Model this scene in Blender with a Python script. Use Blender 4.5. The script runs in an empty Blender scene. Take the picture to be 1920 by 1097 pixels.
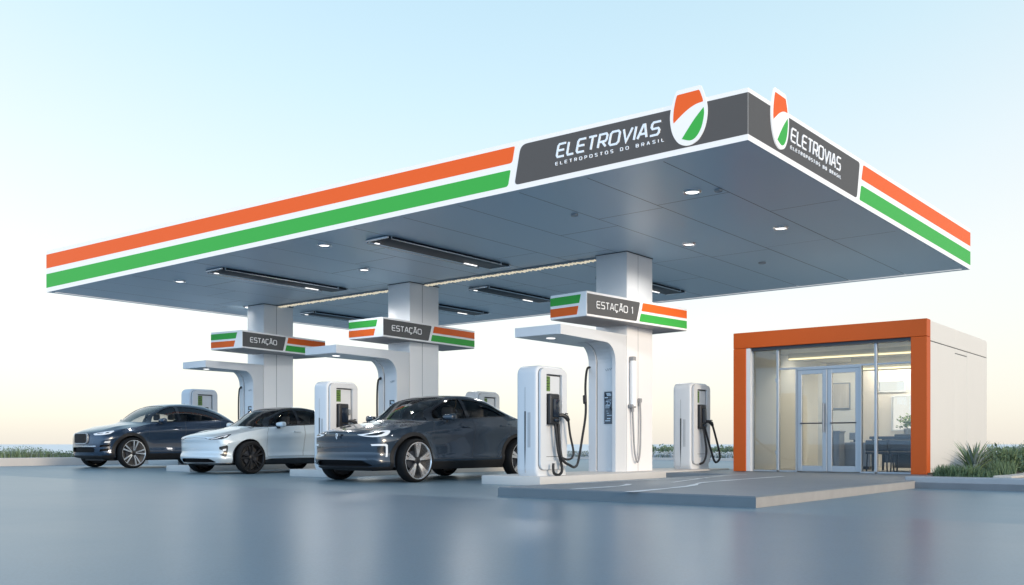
import bpy, bmesh, math, random
import numpy as np
from mathutils import Vector, Matrix, noise

random.seed(7)
R = math.radians
scene = bpy.context.scene
COL = scene.collection

# ---------------------------------------------------------------- camera model
FPX, HZ, HC, CXP = 1761.0, 833.0, 0.64, 960.0
ANG = math.atan(1420 / 1761.0)
CA, SA = math.cos(ANG), math.sin(ANG)

def on_z(px, py, Z):                       # a point on the horizontal plane Z
    d = FPX * (HC - Z) / (py - HZ)
    r = (px - CXP) / FPX * d
    return (CA * r - SA * d, SA * r + CA * d)

def x_on_y(px, Y):                         # where a column of the picture meets the wall Y
    k = (px - CXP) / FPX
    return (k * CA * Y - SA * Y) / (CA + k * SA)

def y_on_x(px, X):
    k = (px - CXP) / FPX
    return (-k * SA * X - CA * X) / (SA - k * CA)

# ---------------------------------------------------------------- materials
MATS = {}
def mat(name, col, rough=0.5, metal=0.0, coat=0.0, spec=0.5, emit=None, es=0.0,
        noise_s=0.0, noise_a=0.0, bump=0.0, bump_s=40.0, rvar=0.0, stretch=None):
    m = bpy.data.materials.new(name); m.use_nodes = True
    nt = m.node_tree; b = nt.nodes['Principled BSDF']
    b.inputs['Base Color'].default_value = (*col, 1)
    b.inputs['Roughness'].default_value = rough
    b.inputs['Metallic'].default_value = metal
    b.inputs['Coat Weight'].default_value = coat
    b.inputs['Coat Roughness'].default_value = 0.04
    b.inputs['Specular IOR Level'].default_value = spec
    if emit:
        b.inputs['Emission Color'].default_value = (*emit, 1)
        b.inputs['Emission Strength'].default_value = es
    if noise_a or bump or rvar:
        tc = nt.nodes.new('ShaderNodeTexCoord')
        mp = nt.nodes.new('ShaderNodeMapping')
        if stretch: mp.inputs['Scale'].default_value = stretch
        nt.links.new(tc.outputs['Object'], mp.inputs['Vector'])
        n = nt.nodes.new('ShaderNodeTexNoise')
        n.inputs['Scale'].default_value = noise_s or 3.0
        n.inputs['Detail'].default_value = 6
        nt.links.new(mp.outputs['Vector'], n.inputs['Vector'])
        if noise_a:
            mx = nt.nodes.new('ShaderNodeMix'); mx.data_type = 'RGBA'; mx.blend_type = 'MIX'
            mx.inputs[6].default_value = (*[c * (1 - noise_a) for c in col], 1)
            mx.inputs[7].default_value = (*[min(1, c * (1 + noise_a)) for c in col], 1)
            nt.links.new(n.outputs['Fac'], mx.inputs[0])
            nt.links.new(mx.outputs[2], b.inputs['Base Color'])
        if rvar:
            mr = nt.nodes.new('ShaderNodeMapRange')
            mr.inputs['From Min'].default_value = 0.3; mr.inputs['From Max'].default_value = 0.7
            mr.inputs['To Min'].default_value = rough - rvar; mr.inputs['To Max'].default_value = rough + rvar
            nt.links.new(n.outputs['Fac'], mr.inputs['Value'])
            nt.links.new(mr.outputs['Result'], b.inputs['Roughness'])
        if bump:
            n2 = nt.nodes.new('ShaderNodeTexNoise'); n2.inputs['Scale'].default_value = bump_s
            n2.inputs['Detail'].default_value = 4
            nt.links.new(mp.outputs['Vector'], n2.inputs['Vector'])
            bp = nt.nodes.new('ShaderNodeBump'); bp.inputs['Strength'].default_value = bump
            bp.inputs['Distance'].default_value = 0.02
            nt.links.new(n2.outputs['Fac'], bp.inputs['Height'])
            nt.links.new(bp.outputs['Normal'], b.inputs['Normal'])
    MATS[name] = m
    return m

def glass_mat(name, tint, refl=1.0, rough=0.0):
    m = bpy.data.materials.new(name); m.use_nodes = True
    nt = m.node_tree; nt.nodes.remove(nt.nodes['Principled BSDF'])
    out = nt.nodes['Material Output']
    tr = nt.nodes.new('ShaderNodeBsdfTransparent'); tr.inputs['Color'].default_value = (*tint, 1)
    gl = nt.nodes.new('ShaderNodeBsdfGlossy'); gl.inputs['Roughness'].default_value = rough
    gl.inputs['Color'].default_value = (refl, refl, refl, 1)
    fr = nt.nodes.new('ShaderNodeFresnel'); fr.inputs['IOR'].default_value = 1.5
    mx = nt.nodes.new('ShaderNodeMixShader')
    nt.links.new(fr.outputs[0], mx.inputs[0]); nt.links.new(tr.outputs[0], mx.inputs[1]); nt.links.new(gl.outputs[0], mx.inputs[2])
    nt.links.new(mx.outputs[0], out.inputs['Surface'])
    MATS[name] = m
    return m

# ---------------------------------------------------------------- mesh helpers
def link(name, me, m=None, parent=None):
    o = bpy.data.objects.new(name, me); COL.objects.link(o)
    if m is not None and me is not None:
        for q in (m if isinstance(m, (list, tuple)) else [m]): me.materials.append(q)
    if parent is not None: o.parent = parent
    return o

def obj(name, bm, m, parent=None, smooth=None, recalc=True):
    """bmesh -> one mesh object; smooth = auto-smooth angle in degrees"""
    if recalc: bmesh.ops.recalc_face_normals(bm, faces=bm.faces[:])
    if smooth:
        a = R(smooth)
        for f in bm.faces: f.smooth = True
        for e in bm.edges:
            if len(e.link_faces) == 2 and e.calc_face_angle(0) > a: e.smooth = False
    me = bpy.data.meshes.new(name); bm.to_mesh(me); bm.free()
    return link(name, me, m, parent)

def tag(o, label=None, cat=None, group=None, kind=None):
    if label: o['label'] = label
    if cat: o['category'] = cat
    if group: o['group'] = group
    if kind: o['kind'] = kind
    return o

def thing(name, label, cat, loc=(0, 0, 0), rz=0, group=None):
    o = bpy.data.objects.new(name, None); COL.objects.link(o)
    o.empty_display_size = 0.2
    o.location = loc; o.rotation_euler = (0, 0, rz)
    return tag(o, label, cat, group)

def dup(root, loc=None, label=None, group=None, rz=None, scale=None, skip=()):
    kids = {}
    for o in bpy.data.objects:
        if o.parent: kids.setdefault(o.parent.name, []).append(o)
    def rec(o, parent):
        c = o.copy(); COL.objects.link(c)
        if parent: c.parent = parent
        for ch in kids.get(o.name, []):
            if ch.name.split('.')[0] in skip: continue
            rec(ch, c)
        return c
    c = rec(root, None)
    if loc: c.location = loc
    if rz is not None: c.rotation_euler = (0, 0, rz)
    if scale: c.scale = scale
    if label: c['label'] = label
    if group: c['group'] = group
    return c

def NB(): return bmesh.new()

def box(bm, x0, x1, y0, y1, z0, z1, bev=0.0, seg=2, mi=0):
    vs = [bm.verts.new(p) for p in ((x0,y0,z0),(x1,y0,z0),(x1,y1,z0),(x0,y1,z0),(x0,y0,z1),(x1,y0,z1),(x1,y1,z1),(x0,y1,z1))]
    fs = [bm.faces.new([vs[i] for i in q]) for q in ((0,3,2,1),(4,5,6,7),(0,1,5,4),(1,2,6,5),(2,3,7,6),(3,0,4,7))]
    for f in fs: f.material_index = mi
    if bev:
        es = list({e for f in fs for e in f.edges})
        bmesh.ops.bevel(bm, geom=es, offset=bev, segments=seg, profile=0.5, affect='EDGES', material=mi)
    return bm

def prism(bm, pts, h, frame=None, mi=0):
    """closed polygon pts (2D, a/b) extruded by h; frame(a,b,c)->xyz"""
    frame = frame or (lambda a, b, c: (a, b, c))
    n = len(pts)
    lo = [bm.verts.new(frame(a, b, 0)) for a, b in pts]
    hi = [bm.verts.new(frame(a, b, h)) for a, b in pts]
    fs = [bm.faces.new(hi), bm.faces.new(lo[::-1])]
    for i in range(n):
        j = (i + 1) % n
        fs.append(bm.faces.new((lo[i], lo[j], hi[j], hi[i])))
    for f in fs: f.material_index = mi
    return fs

def tube(bm, pts, r, n=8, cap=True, mi=0):
    pts = [Vector(p) for p in pts]
    rings = []
    t0 = (pts[1] - pts[0]).normalized()
    up = Vector((0, 0, 1)) if abs(t0.z) < .9 else Vector((1, 0, 0))
    nrm = t0.cross(up).normalized()
    for i, p in enumerate(pts):
        t = ((pts[min(i+1, len(pts)-1)] - pts[max(i-1, 0)])).normalized()
        nrm = (nrm - t * nrm.dot(t)).normalized(); bn = t.cross(nrm)
        rr = r[i] if isinstance(r, (list, tuple)) else r
        rings.append([bm.verts.new(p + (nrm * math.cos(2*math.pi*k/n) + bn * math.sin(2*math.pi*k/n)) * rr) for k in range(n)])
    for a, b in zip(rings, rings[1:]):
        for k in range(n):
            f = bm.faces.new((a[k], a[(k+1) % n], b[(k+1) % n], b[k])); f.material_index = mi
    if cap:
        bm.faces.new(rings[0][::-1]).material_index = mi; bm.faces.new(rings[-1]).material_index = mi

def lathe(bm, prof, n=40, frame=None, closed=False, mi=0):
    """prof: list of (radius, axial)"""
    frame = frame or (lambda x, y, z: (x, y, z))
    rings = []
    for r, h in prof:
        rings.append([bm.verts.new(frame(r*math.cos(2*math.pi*k/n), r*math.sin(2*math.pi*k/n), h)) for k in range(n)])
    prs = list(zip(rings, rings[1:]))
    if closed: prs.append((rings[-1], rings[0]))
    for a, b in prs:
        for k in range(n):
            bm.faces.new((a[k], a[(k+1) % n], b[(k+1) % n], b[k])).material_index = mi

def disc(bm, c, r, n=24, frame=None, mi=0):
    frame = frame or (lambda x, y, z: (x, y, z))
    bm.faces.new([bm.verts.new(frame(c[0]+r*math.cos(2*math.pi*k/n), c[1]+r*math.sin(2*math.pi*k/n), c[2])) for k in range(n)]).material_index = mi

def cat(pts, n=6, closed=False):
    """Catmull-Rom densified curve"""
    P = [Vector(p) for p in pts]; out = []
    m = len(P)
    rng = range(m) if closed else range(m - 1)
    for i in rng:
        if closed: p0, p1, p2, p3 = P[(i-1) % m], P[i], P[(i+1) % m], P[(i+2) % m]
        else: p0, p1, p2, p3 = P[max(i-1, 0)], P[i], P[i+1], P[min(i+2, m-1)]
        for k in range(n):
            t = k / n
            out.append(0.5*((2*p1)+(p2-p0)*t+(2*p0-5*p1+4*p2-p3)*t*t+(3*p1-p0-3*p2+p3)*t**3))
    if not closed: out.append(P[-1])
    return [tuple(v) for v in out]

def rrect(a0, a1, b0, b1, r, n=5):
    out = []
    for cx, cy, s in ((a1-r, b1-r, 0), (a0+r, b1-r, 90), (a0+r, b0+r, 180), (a1-r, b0+r, 270)):
        for k in range(n+1):
            t = R(s + 90*k/n); out.append((cx+r*math.cos(t), cy+r*math.sin(t)))
    return out

# ---------------------------------------------------------------- palette
concrete   = mat('pale_concrete', (.56,.535,.505), .62, noise_s=2.5, noise_a=.05, bump=.08, bump_s=60)
white_pt   = mat('white_coated_panel', (.66,.68,.70), .36, noise_s=1.2, noise_a=.02)
col_white  = mat('column_cladding', (.88,.875,.87), .35, noise_s=.8, noise_a=.02)
groove     = mat('panel_joint', (.30,.30,.31), .7)
dark_gr    = mat('dark_gap', (.03,.033,.038), .6)
black_pl   = mat('black_plastic', (.018,.019,.022), .42)
black_rub  = mat('black_rubber', (.014,.014,.016), .55)
grey_rub   = mat('grey_hose', (.30,.30,.31), .5)
chrome     = mat('brushed_metal', (.62,.63,.65), .22, 1.0)
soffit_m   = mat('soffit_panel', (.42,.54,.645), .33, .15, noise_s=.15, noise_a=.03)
orange_pt  = mat('orange_frame_paint', (.53,.094,.014), .5, spec=.2, noise_s=1, noise_a=.02)
sign_grey  = mat('sign_dark_grey', (.085,.085,.087), .5)
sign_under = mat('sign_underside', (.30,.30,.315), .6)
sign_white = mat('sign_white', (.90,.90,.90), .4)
sign_or    = mat('sign_orange', (.80,.135,.02), .5, spec=.15)
sign_gn    = mat('sign_green', (.05,.40,.065), .5, spec=.15)
fas_white  = mat('fascia_white_added_glow', (.40,.40,.40), .5, spec=.15, emit=(1,1,1), es=.55)  # emission added to the fascia colours to keep both sides evenly bright
fas_or     = mat('fascia_orange_added_glow', (.25,.040,.008), .5, spec=.1, emit=(.90,.147,.034), es=.64)
fas_gn     = mat('fascia_green_added_glow', (.016,.125,.023), .5, spec=.1, emit=(.061,.468,.087), es=.65)
fas_gr     = mat('fascia_grey_added_glow', (.036,.035,.035), .5, spec=.1, emit=(.117,.117,.12), es=.55)
lamp_m     = mat('downlight_lens', (.9,.9,.9), .3, emit=(1,.97,.93), es=1.6)
warm_lamp  = mat('warm_led', (.9,.8,.6), .4, emit=(1,.86,.62), es=.5)
cove_m     = mat('cove_light', (.9,.85,.6), .4, emit=(1,.84,.48), es=1.1)
screen_m   = mat('dark_screen', (.012,.02,.035), .12, spec=.6)
screen_tx  = mat('screen_marks', (.3,.4,.5), .4, emit=(.35,.5,.65), es=.25)
green_st   = mat('green_sticker', (.10,.20,.035), .5, noise_s=30, noise_a=.5)
alu        = mat('grey_aluminium', (.34,.37,.40), .36, .4)
wall_in    = mat('interior_wall', (.66,.65,.60), .7, noise_s=1, noise_a=.02)
ceil_in    = mat('interior_ceiling', (.70,.68,.60), .7)
floor_in   = mat('interior_floor', (.42,.40,.37), .4)
furn_dk    = mat('dark_furniture', (.035,.042,.055), .4)
furn_gr    = mat('grey_equipment', (.26,.28,.31), .45)
store_wall = mat('cream_store_wall', (.71,.675,.625), .55, noise_s=1.5, noise_a=.02, bump=.04, bump_s=80)
soil_m     = mat('soil', (.10,.075,.05), .9, noise_s=8, noise_a=.3)
sand_m     = mat('sandy_ground', (.46,.36,.27), .9, noise_s=5, noise_a=.15, bump=.2)
stone_m    = mat('edging_stone', (.52,.47,.41), .8, noise_s=4, noise_a=.15, bump=.15)
shop_glass = glass_mat('shop_glass', (.98,.985,.985), .6)
car_glass  = glass_mat('car_glass', (.70,.73,.75))
car_tint   = glass_mat('car_tinted_glass', (.20,.22,.25))
lens_glass = glass_mat('lamp_lens', (.85,.9,.95))
tyre_m     = mat('tyre_rubber', (.006,.0063,.007), .7, spec=.25, noise_s=20, noise_a=.2)
rim_dark   = mat('rim_black', (.02,.021,.024), .35, .4)
rim_silver = mat('rim_silver', (.78,.77,.76), .2, .85)
led_m      = mat('white_led_lamp', (.66,.69,.72), .2, emit=(.9,.95,1), es=.12)
lamp_dark  = mat('lamp_housing', (.03,.035,.042), .2)
trim_dk    = mat('matte_trim', (.014,.0145,.016), .6, spec=.3)
seat_m     = mat('seat_cloth', (.11,.105,.10), .8)
green_a    = mat('leaf_dark', (.115,.175,.095), .6, noise_s=6, noise_a=.35)
green_b    = mat('leaf_mid', (.19,.26,.115), .6, noise_s=6, noise_a=.3)
green_c    = mat('leaf_greyblue', (.25,.30,.27), .65, noise_s=6, noise_a=.3)
flower_m   = mat('pale_flower', (.50,.55,.60), .7, noise_s=6, noise_a=.2)
stem_m     = mat('plant_stem', (.09,.07,.04), .8)

# ---------------------------------------------------------------- ground, water, sky
def ground_material(name, c0, c1, r0, r1, coat, bump):
    m = bpy.data.materials.new(name); m.use_nodes = True
    nt = m.node_tree; b = nt.nodes['Principled BSDF']; L = nt.links
    tc = nt.nodes.new('ShaderNodeTexCoord')
    n1 = nt.nodes.new('ShaderNodeTexNoise'); n1.inputs['Scale'].default_value = .35; n1.inputs['Detail'].default_value = 3
    n2 = nt.nodes.new('ShaderNodeTexNoise'); n2.inputs['Scale'].default_value = 2.2; n2.inputs['Detail'].default_value = 6
    n3 = nt.nodes.new('ShaderNodeTexNoise'); n3.inputs['Scale'].default_value = 60; n3.inputs['Detail'].default_value = 3
    n2.inputs['Roughness'].default_value = .4
    for n in (n1, n2, n3): L.new(tc.outputs['Object'], n.inputs['Vector'])
    cr = nt.nodes.new('ShaderNodeValToRGB')
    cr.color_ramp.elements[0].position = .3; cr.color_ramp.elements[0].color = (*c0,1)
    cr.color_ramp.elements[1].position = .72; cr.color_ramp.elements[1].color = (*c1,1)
    mx = nt.nodes.new('ShaderNodeMix'); mx.data_type = 'FLOAT'; mx.inputs[0].default_value = .35
    L.new(n1.outputs['Fac'], mx.inputs[2]); L.new(n2.outputs['Fac'], mx.inputs[3])
    L.new(mx.outputs[0], cr.inputs['Fac'])
    sp_ = nt.nodes.new('ShaderNodeMapRange'); sp_.inputs['From Min'].default_value = .3; sp_.inputs['From Max'].default_value = .7; sp_.inputs['To Min'].default_value = .86; sp_.inputs['To Max'].default_value = 1.14
    L.new(n3.outputs['Fac'], sp_.inputs['Value'])
    gr_ = nt.nodes.new('ShaderNodeVectorMath'); gr_.operation = 'SCALE'; L.new(cr.outputs['Color'], gr_.inputs[0]); L.new(sp_.outputs['Result'], gr_.inputs['Scale'])
    L.new(gr_.outputs[0], b.inputs['Base Color'])
    mr = nt.nodes.new('ShaderNodeMapRange')
    mr.inputs['From Min'].default_value = .35; mr.inputs['From Max'].default_value = .65
    mr.inputs['To Min'].default_value = r0; mr.inputs['To Max'].default_value = r1
    L.new(mx.outputs[0], mr.inputs['Value']); L.new(mr.outputs['Result'], b.inputs['Roughness'])
    bp = nt.nodes.new('ShaderNodeBump'); bp.inputs['Strength'].default_value = bump; bp.inputs['Distance'].default_value = .004
    L.new(n3.outputs['Fac'], bp.inputs['Height'])
    if bump: L.new(bp.outputs['Normal'], b.inputs['Normal'])
    b.inputs['Coat Weight'].default_value = coat; b.inputs['Coat Roughness'].default_value = .2
    return m
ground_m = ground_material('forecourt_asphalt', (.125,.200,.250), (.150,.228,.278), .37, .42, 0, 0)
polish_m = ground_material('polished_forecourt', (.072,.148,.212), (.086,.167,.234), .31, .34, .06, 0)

def flat(name, pts, z, m, kind='structure'):
    bm = NB(); bm.faces.new([bm.verts.new((x, y, z)) for x, y in pts])
    return tag(obj(name, bm, m), kind=kind)

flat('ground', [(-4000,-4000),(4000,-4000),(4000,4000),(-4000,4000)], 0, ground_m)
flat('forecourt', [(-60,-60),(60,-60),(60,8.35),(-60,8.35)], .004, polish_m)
sea_m = mat('calm_sea', (.86,.83,.80), .5, noise_s=.2, noise_a=.04)  # pale tone stands in for distance haze over the water
bm = NB()
for pts in ([(-3900,-3900),(-42,-3900),(-42,3900),(-3900,3900)], [(-42,62),(3900,62),(3900,3900),(-42,3900)]):
    bm.faces.new([bm.verts.new((x, y, .02)) for x, y in pts])
tag(obj('sea', bm, sea_m), kind='structure')

# raised slab in front of the shop
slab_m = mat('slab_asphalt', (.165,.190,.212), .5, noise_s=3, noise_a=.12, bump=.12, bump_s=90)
SX0, SX1, SY0, SY1, SZ = -7.36, -4.0, 8.85, 21.9, .117
bm = NB(); box(bm, SX0, SX1, SY0, SY1, -.05, SZ)
for f in bm.faces:
    f.normal_update()
    if f.normal.x > .5: f.material_index = 1
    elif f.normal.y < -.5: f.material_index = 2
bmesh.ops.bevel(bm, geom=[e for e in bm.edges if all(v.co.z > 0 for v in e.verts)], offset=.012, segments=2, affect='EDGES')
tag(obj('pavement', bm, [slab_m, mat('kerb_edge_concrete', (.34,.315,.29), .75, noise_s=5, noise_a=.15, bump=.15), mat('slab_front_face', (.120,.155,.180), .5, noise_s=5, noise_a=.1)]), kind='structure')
bm = NB(); box(bm, -8.9, SX0 - .01, 15.4, 21.9, -.05, SZ - .004)
tag(obj('pavement', bm, slab_m), kind='structure')
line_m = mat('worn_white_paint', (.62,.65,.67), .6, noise_s=6, noise_a=.2)
bm = NB()
for pts, w in (([(1180,923),(1290,912),(1330,904),(1470,893.5)], .075), ([(1070,918),(1160,912),(1180,908)], .065),
               ([(975+70,908.5),(1240,899),(1330,897)], .055), ([(1260,905),(1350,893),(1400,890)], .05)):
    c = cat([(*on_z(px, py, SZ), 0) for px, py in pts], 8)
    prev = None
    for i, p in enumerate(c):
        q = Vector(c[min(i+1, len(c)-1)]) - Vector(c[max(i-1, 0)]); q.normalize()
        s = Vector((-q.y, q.x, 0)) * w * (.6 + .6*noise.noise(Vector(p)*2.3))
        cur = (bm.verts.new((p[0]+s.x, p[1]+s.y, SZ+.004)), bm.verts.new((p[0]-s.x, p[1]-s.y, SZ+.004)))
        if prev: bm.faces.new((prev[0], prev[1], cur[1], cur[0]))
        prev = cur
tag(obj('painted_line', bm, line_m), kind='structure')

# planter on the right, kerb on the left
kerb_m = mat('kerb_concrete', (.30,.325,.35), .6, noise_s=4, noise_a=.1, bump=.1)
bm = NB(); box(bm, -4.15, 14, 14.29, 14.6, -.05, .17, .015)
box(bm, -4.15, 14, 14.255, 14.289, -.05, .09, .008, 1, 1)
tag(obj('kerb', bm, [kerb_m, mat('kerb_foot', (.15,.17,.19), .7, noise_s=5, noise_a=.15)]), kind='structure')
bm = NB(); box(bm, -4.14, -3.05, 14.605, 24, -.05, .15); box(bm, -4.55, -4.141, 16.99, 24, -.05, .15)
tag(obj('planting_bed', bm, soil_m), kind='structure')
bm = NB(); y = 14.62
while y < 24:
    l = random.uniform(.35, .55); box(bm, -3.045+random.uniform(-.01,.01), -2.80, y, y+l-.012, -.05, .185+random.uniform(0,.015), .02); y += l
tag(obj('stone_edging', bm, stone_m), kind='structure')
bm = NB(); box(bm, -2.79, 14, 14.605, 40, -.05, .16)
tag(obj('sandy_ground', bm, sand_m), kind='structure')
bm = NB(); box(bm, -28.9, -28.6, -30, 44, -.05, .24, .02)
tag(obj('kerb', bm, concrete), kind='structure')
bm = NB(); box(bm, -33, -28.91, -30, 44, -.05, .20)
tag(obj('verge', bm, soil_m), kind='structure')
bm = NB(); box(bm, -34, 14, 33.2, 33.5, -.05, .10, .02)
tag(obj('kerb', bm, concrete), kind='structure')
bm = NB(); box(bm, -28.5, 14, 33.51, 58, -.05, .08)
tag(obj('verge', bm, soil_m), kind='structure')

# ---------------------------------------------------------------- lettering
def _G():
    O = [(.18,0),(.82,0),(1,.15),(1,.85),(.82,1),(.18,1),(0,.85),(0,.15)]
    return {
     'E': (.86, [([(1,1),(.16,1),(0,.86),(0,.14),(.16,0),(1,0)],0), ([(.08,.5),(.9,.5)],0)]),
     'L': (.74, [([(0,1),(0,.14),(.16,0),(1,0)],0)]),
     'T': (.84, [([(0,1),(1,1)],0), ([(.5,.94),(.5,0)],0)]),
     'R': (.86, [([(0,0),(0,1),(.84,1),(1,.86),(1,.56),(.84,.42),(.08,.42)],0), ([(.5,.38),(1,0)],0)]),
     'O': (1.0, [(O,1)]), 'D': (.92, [([(0,0),(.78,0),(1,.18),(1,.82),(.78,1),(0,1)],1)]),
     'V': (.95, [([(0,1),(.5,0),(1,1)],0)]), 'I': (.0, [([(0,1),(0,0)],0)]),
     'A': (.95, [([(0,0),(.42,1),(.58,1),(1,0)],0), ([(.2,.3),(.8,.3)],0)]),
     'S': (.86, [([(1,1),(.16,1),(0,.86),(0,.64),(.16,.5),(.84,.5),(1,.36),(1,.14),(.84,0),(0,0)],0)]),
     'P': (.84, [([(0,0),(0,1),(.84,1),(1,.86),(1,.54),(.84,.4),(.08,.4)],0)]),
     'B': (.86, [([(0,0),(.84,0),(1,.13),(1,.37),(.84,.5),(1,.63),(1,.87),(.84,1),(0,1)],1), ([(.08,.5),(.8,.5)],0)]),
     'C': (.86, [([(1,1),(.16,1),(0,.86),(0,.14),(.16,0),(1,0)],0)]),
     'Ç': (.86, [([(1,1),(.16,1),(0,.86),(0,.14),(.16,0),(1,0)],0), ([(.55,-.07),(.6,-.22),(.35,-.26)],0)]),
     'Ã': (.95, [([(0,0),(.42,1),(.58,1),(1,0)],0), ([(.2,.3),(.8,.3)],0), ([(.22,1.17),(.4,1.25),(.6,1.17),(.78,1.25)],0)]),
     '1': (.22, [([(0,.86),(.8,1),(1,1),(1,0)],0)]), ' ': (.55, [])}
GLYPH = _G()

def ribbon(pts, w, closed):
    """mitred left/right offsets of a polyline"""
    P = [Vector((p[0], p[1])) for p in pts]; n = len(P); out = []
    for i in range(n):
        a = P[i] - P[i-1] if (closed or i > 0) else None
        b = P[(i+1) % n] - P[i] if (closed or i < n-1) else None
        a = a.normalized() if a else b.normalized(); b = b.normalized() if b else a
        na, nb = Vector((-a.y, a.x)), Vector((-b.y, b.x))
        m = (na + nb); m = m.normalized() if m.length > .2 else na
        k = min(1/max(m.dot(nb), .35), 2.0) * w/2
        out.append((P[i] + m*k, P[i] - m*k))
    return out

def word(bm, text, fr, h, sw, track=.28, aspect=.75, slant=0.0, depth=.012, wmax=None):
    """strokes of each letter as thin raised bars; fr(a,b,c)->xyz; returns width"""
    x = 0; items = []
    for ch in text:
        gw, st = GLYPH[ch]
        items.append((x, gw*aspect*h, st)); x += gw*aspect*h + sw + track*h
    tot = x - track*h
    sx = wmax/tot if wmax else 1
    for x0, gw, st in items:
        for si, (pts, cl) in enumerate(st):
            pp = [(x0*sx + sw/2 + p[0]*gw*sx + slant*(sw/2 + p[1]*(h-sw)), sw/2 + p[1]*(h-sw)) for p in pts]
            rb = ribbon(pp, sw, cl); m = len(rb); z1 = depth + si*.0011
            top = [[bm.verts.new(fr(q.x, q.y, z1)) for q in pr] for pr in rb]
            bot = [[bm.verts.new(fr(q.x, q.y, -.002)) for q in pr] for pr in rb]
            for i in range(m if cl else m-1):
                j = (i+1) % m
                for q in ((top[i][0],top[j][0],top[j][1],top[i][1]), (bot[i][0],top[i][0],top[j][0],bot[j][0]), (bot[i][1],bot[j][1],top[j][1],top[i][1])):
                    bm.faces.new(q)
            if not cl:
                for i in (0, m-1): bm.faces.new((bot[i][0], bot[i][1], top[i][1], top[i][0]))
    return tot*sx

# ---------------------------------------------------------------- canopy
ZS = 4.2
KX0, KX1, KY0, KY1 = -22.23, -4.73, 10.25, 20.69
ZT = {(0,0): 5.155, (1,0): 4.80, (1,1): 5.01, (0,1): 5.25}
canopy = thing('canopy', 'large flat forecourt canopy with orange and green striped white fascia on three columns', 'canopy', (-13.48, 15.2, ZS))
def rel(o):   # parent to canopy keeping world coordinates
    o.parent = canopy; o.location = (-canopy.location[0], -canopy.location[1], -canopy.location[2]); return o

bm = NB()  # soffit of long lapped panels with real open joints, a backing tray above
x = KX0 + .05; i = 0
while x < KX1 - .06:
    w = min(1.16, KX1 - .05 - x); y = KY0 + .05; k = 0
    cuts = [KY0+.05, KY0+.05+random.uniform(1.5,4.5), KY0+.05+random.uniform(5.5,8.5), KY1-.05]
    for a, b in zip(cuts, cuts[1:]):
        dz = random.uniform(0, .0012)
        g = .006
        vs = [bm.verts.new(p) for p in ((x+g,a+g,ZS+dz),(x+w-g,a+g,ZS+dz),(x+w-g,b-g,ZS+dz),(x+g,b-g,ZS+dz))]
        bm.faces.new(vs)
    x += w; i += 1
for f in bm.faces:
    f.normal_update()
    if f.normal.z > 0: f.normal_flip()
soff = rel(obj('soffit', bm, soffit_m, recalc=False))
bm = NB(); box(bm, KX0+.04, KX1-.04, KY0+.04, KY1-.04, ZS+.03, ZS+.34)
rel(obj('roof_deck', bm, dark_gr))
bm = NB()   # fascia: four upstand panels, tapering as the roof falls to the corner
def ztop(x, y):
    u = (x-KX0)/(KX1-KX0); v = (y-KY0)/(KY1-KY0)
    return (ZT[0,0]*(1-u)+ZT[1,0]*u)*(1-v) + (ZT[0,1]*(1-u)+ZT[1,1]*u)*v
T = .12
co = [(KX0,KY0),(KX1,KY0),(KX1,KY1),(KX0,KY1)]; ci = [(KX0+T,KY0+T),(KX1-T,KY0+T),(KX1-T,KY1-T),(KX0+T,KY1-T)]
vo = [[bm.verts.new((x,y,ZS-.012)) for x,y in co],[bm.verts.new((x,y,ztop(x,y))) for x,y in co]]
vi = [[bm.verts.new((x,y,ZS-.012)) for x,y in ci],[bm.verts.new((x,y,ztop(*co[i]))) for i,(x,y) in enumerate(ci)]]
for i in range(4):
    j = (i+1) % 4
    bm.faces.new((vo[0][i],vo[0][j],vo[1][j],vo[1][i])); bm.faces.new((vi[0][j],vi[0][i],vi[1][i],vi[1][j]))
    bm.faces.new((vo[1][i],vo[1][j],vi[1][j],vi[1][i])); bm.faces.new((vo[0][j],vo[0][i],vi[0][i],vi[0][j]))
for f in bm.faces:
    f.normal_update()
    if abs(f.normal.z) > .7 and f.calc_center_median().z < ZS+.01: f.material_index = 1
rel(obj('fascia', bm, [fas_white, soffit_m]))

def front_fr(X, t, c):   # t = height share on the long fascia
    z = ZS + t*(ZT[0,0] + (ZT[1,0]-ZT[0,0])*(X-KX0)/(KX1-KX0) - ZS)
    return (X, KY0 - c, z)
def side_fr(Y, t, c):
    z = ZS + t*(ZT[1,0] + (ZT[1,1]-ZT[1,0])*(Y-KY0)/(KY1-KY0) - ZS)
    return (KX1 + c, Y, z)
def round_poly(pts, r, asp):
    """round the corners of a polygon in (along, t); asp = metres per t"""
    out = []; n = len(pts)
    for i, p in enumerate(pts):
        if p[2] == 0: out.append((p[0], p[1])); continue
        P = Vector((p[0], p[1]*asp)); A = Vector((pts[i-1][0], pts[i-1][1]*asp)); B = Vector((pts[(i+1)%n][0], pts[(i+1)%n][1]*asp))
        a = P + (A-P).normalized()*r*p[2]; b = P + (B-P).normalized()*r*p[2]
        for k in range(6):
            t = k/5; q = a*(1-t)**2 + 2*P*t*(1-t) + b*t*t; out.append((q.x, q.y/asp))
    return out
fx = lambda px: x_on_y(px, KY0)
fy = lambda px: y_on_x(px, KX1)
T0, T1, T2, T3 = .095, .43, .57, .905
e = .004
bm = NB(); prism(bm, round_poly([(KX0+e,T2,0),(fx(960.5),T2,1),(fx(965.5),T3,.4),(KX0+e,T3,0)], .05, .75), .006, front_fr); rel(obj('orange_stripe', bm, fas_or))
bm = NB(); prism(bm, round_poly([(KX0+e,T0,0),(fx(952.5),T0,1),(fx(957.5),T1,.4),(KX0+e,T1,0)], .05, .75), .006, front_fr); rel(obj('green_stripe', bm, fas_gn))
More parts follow.
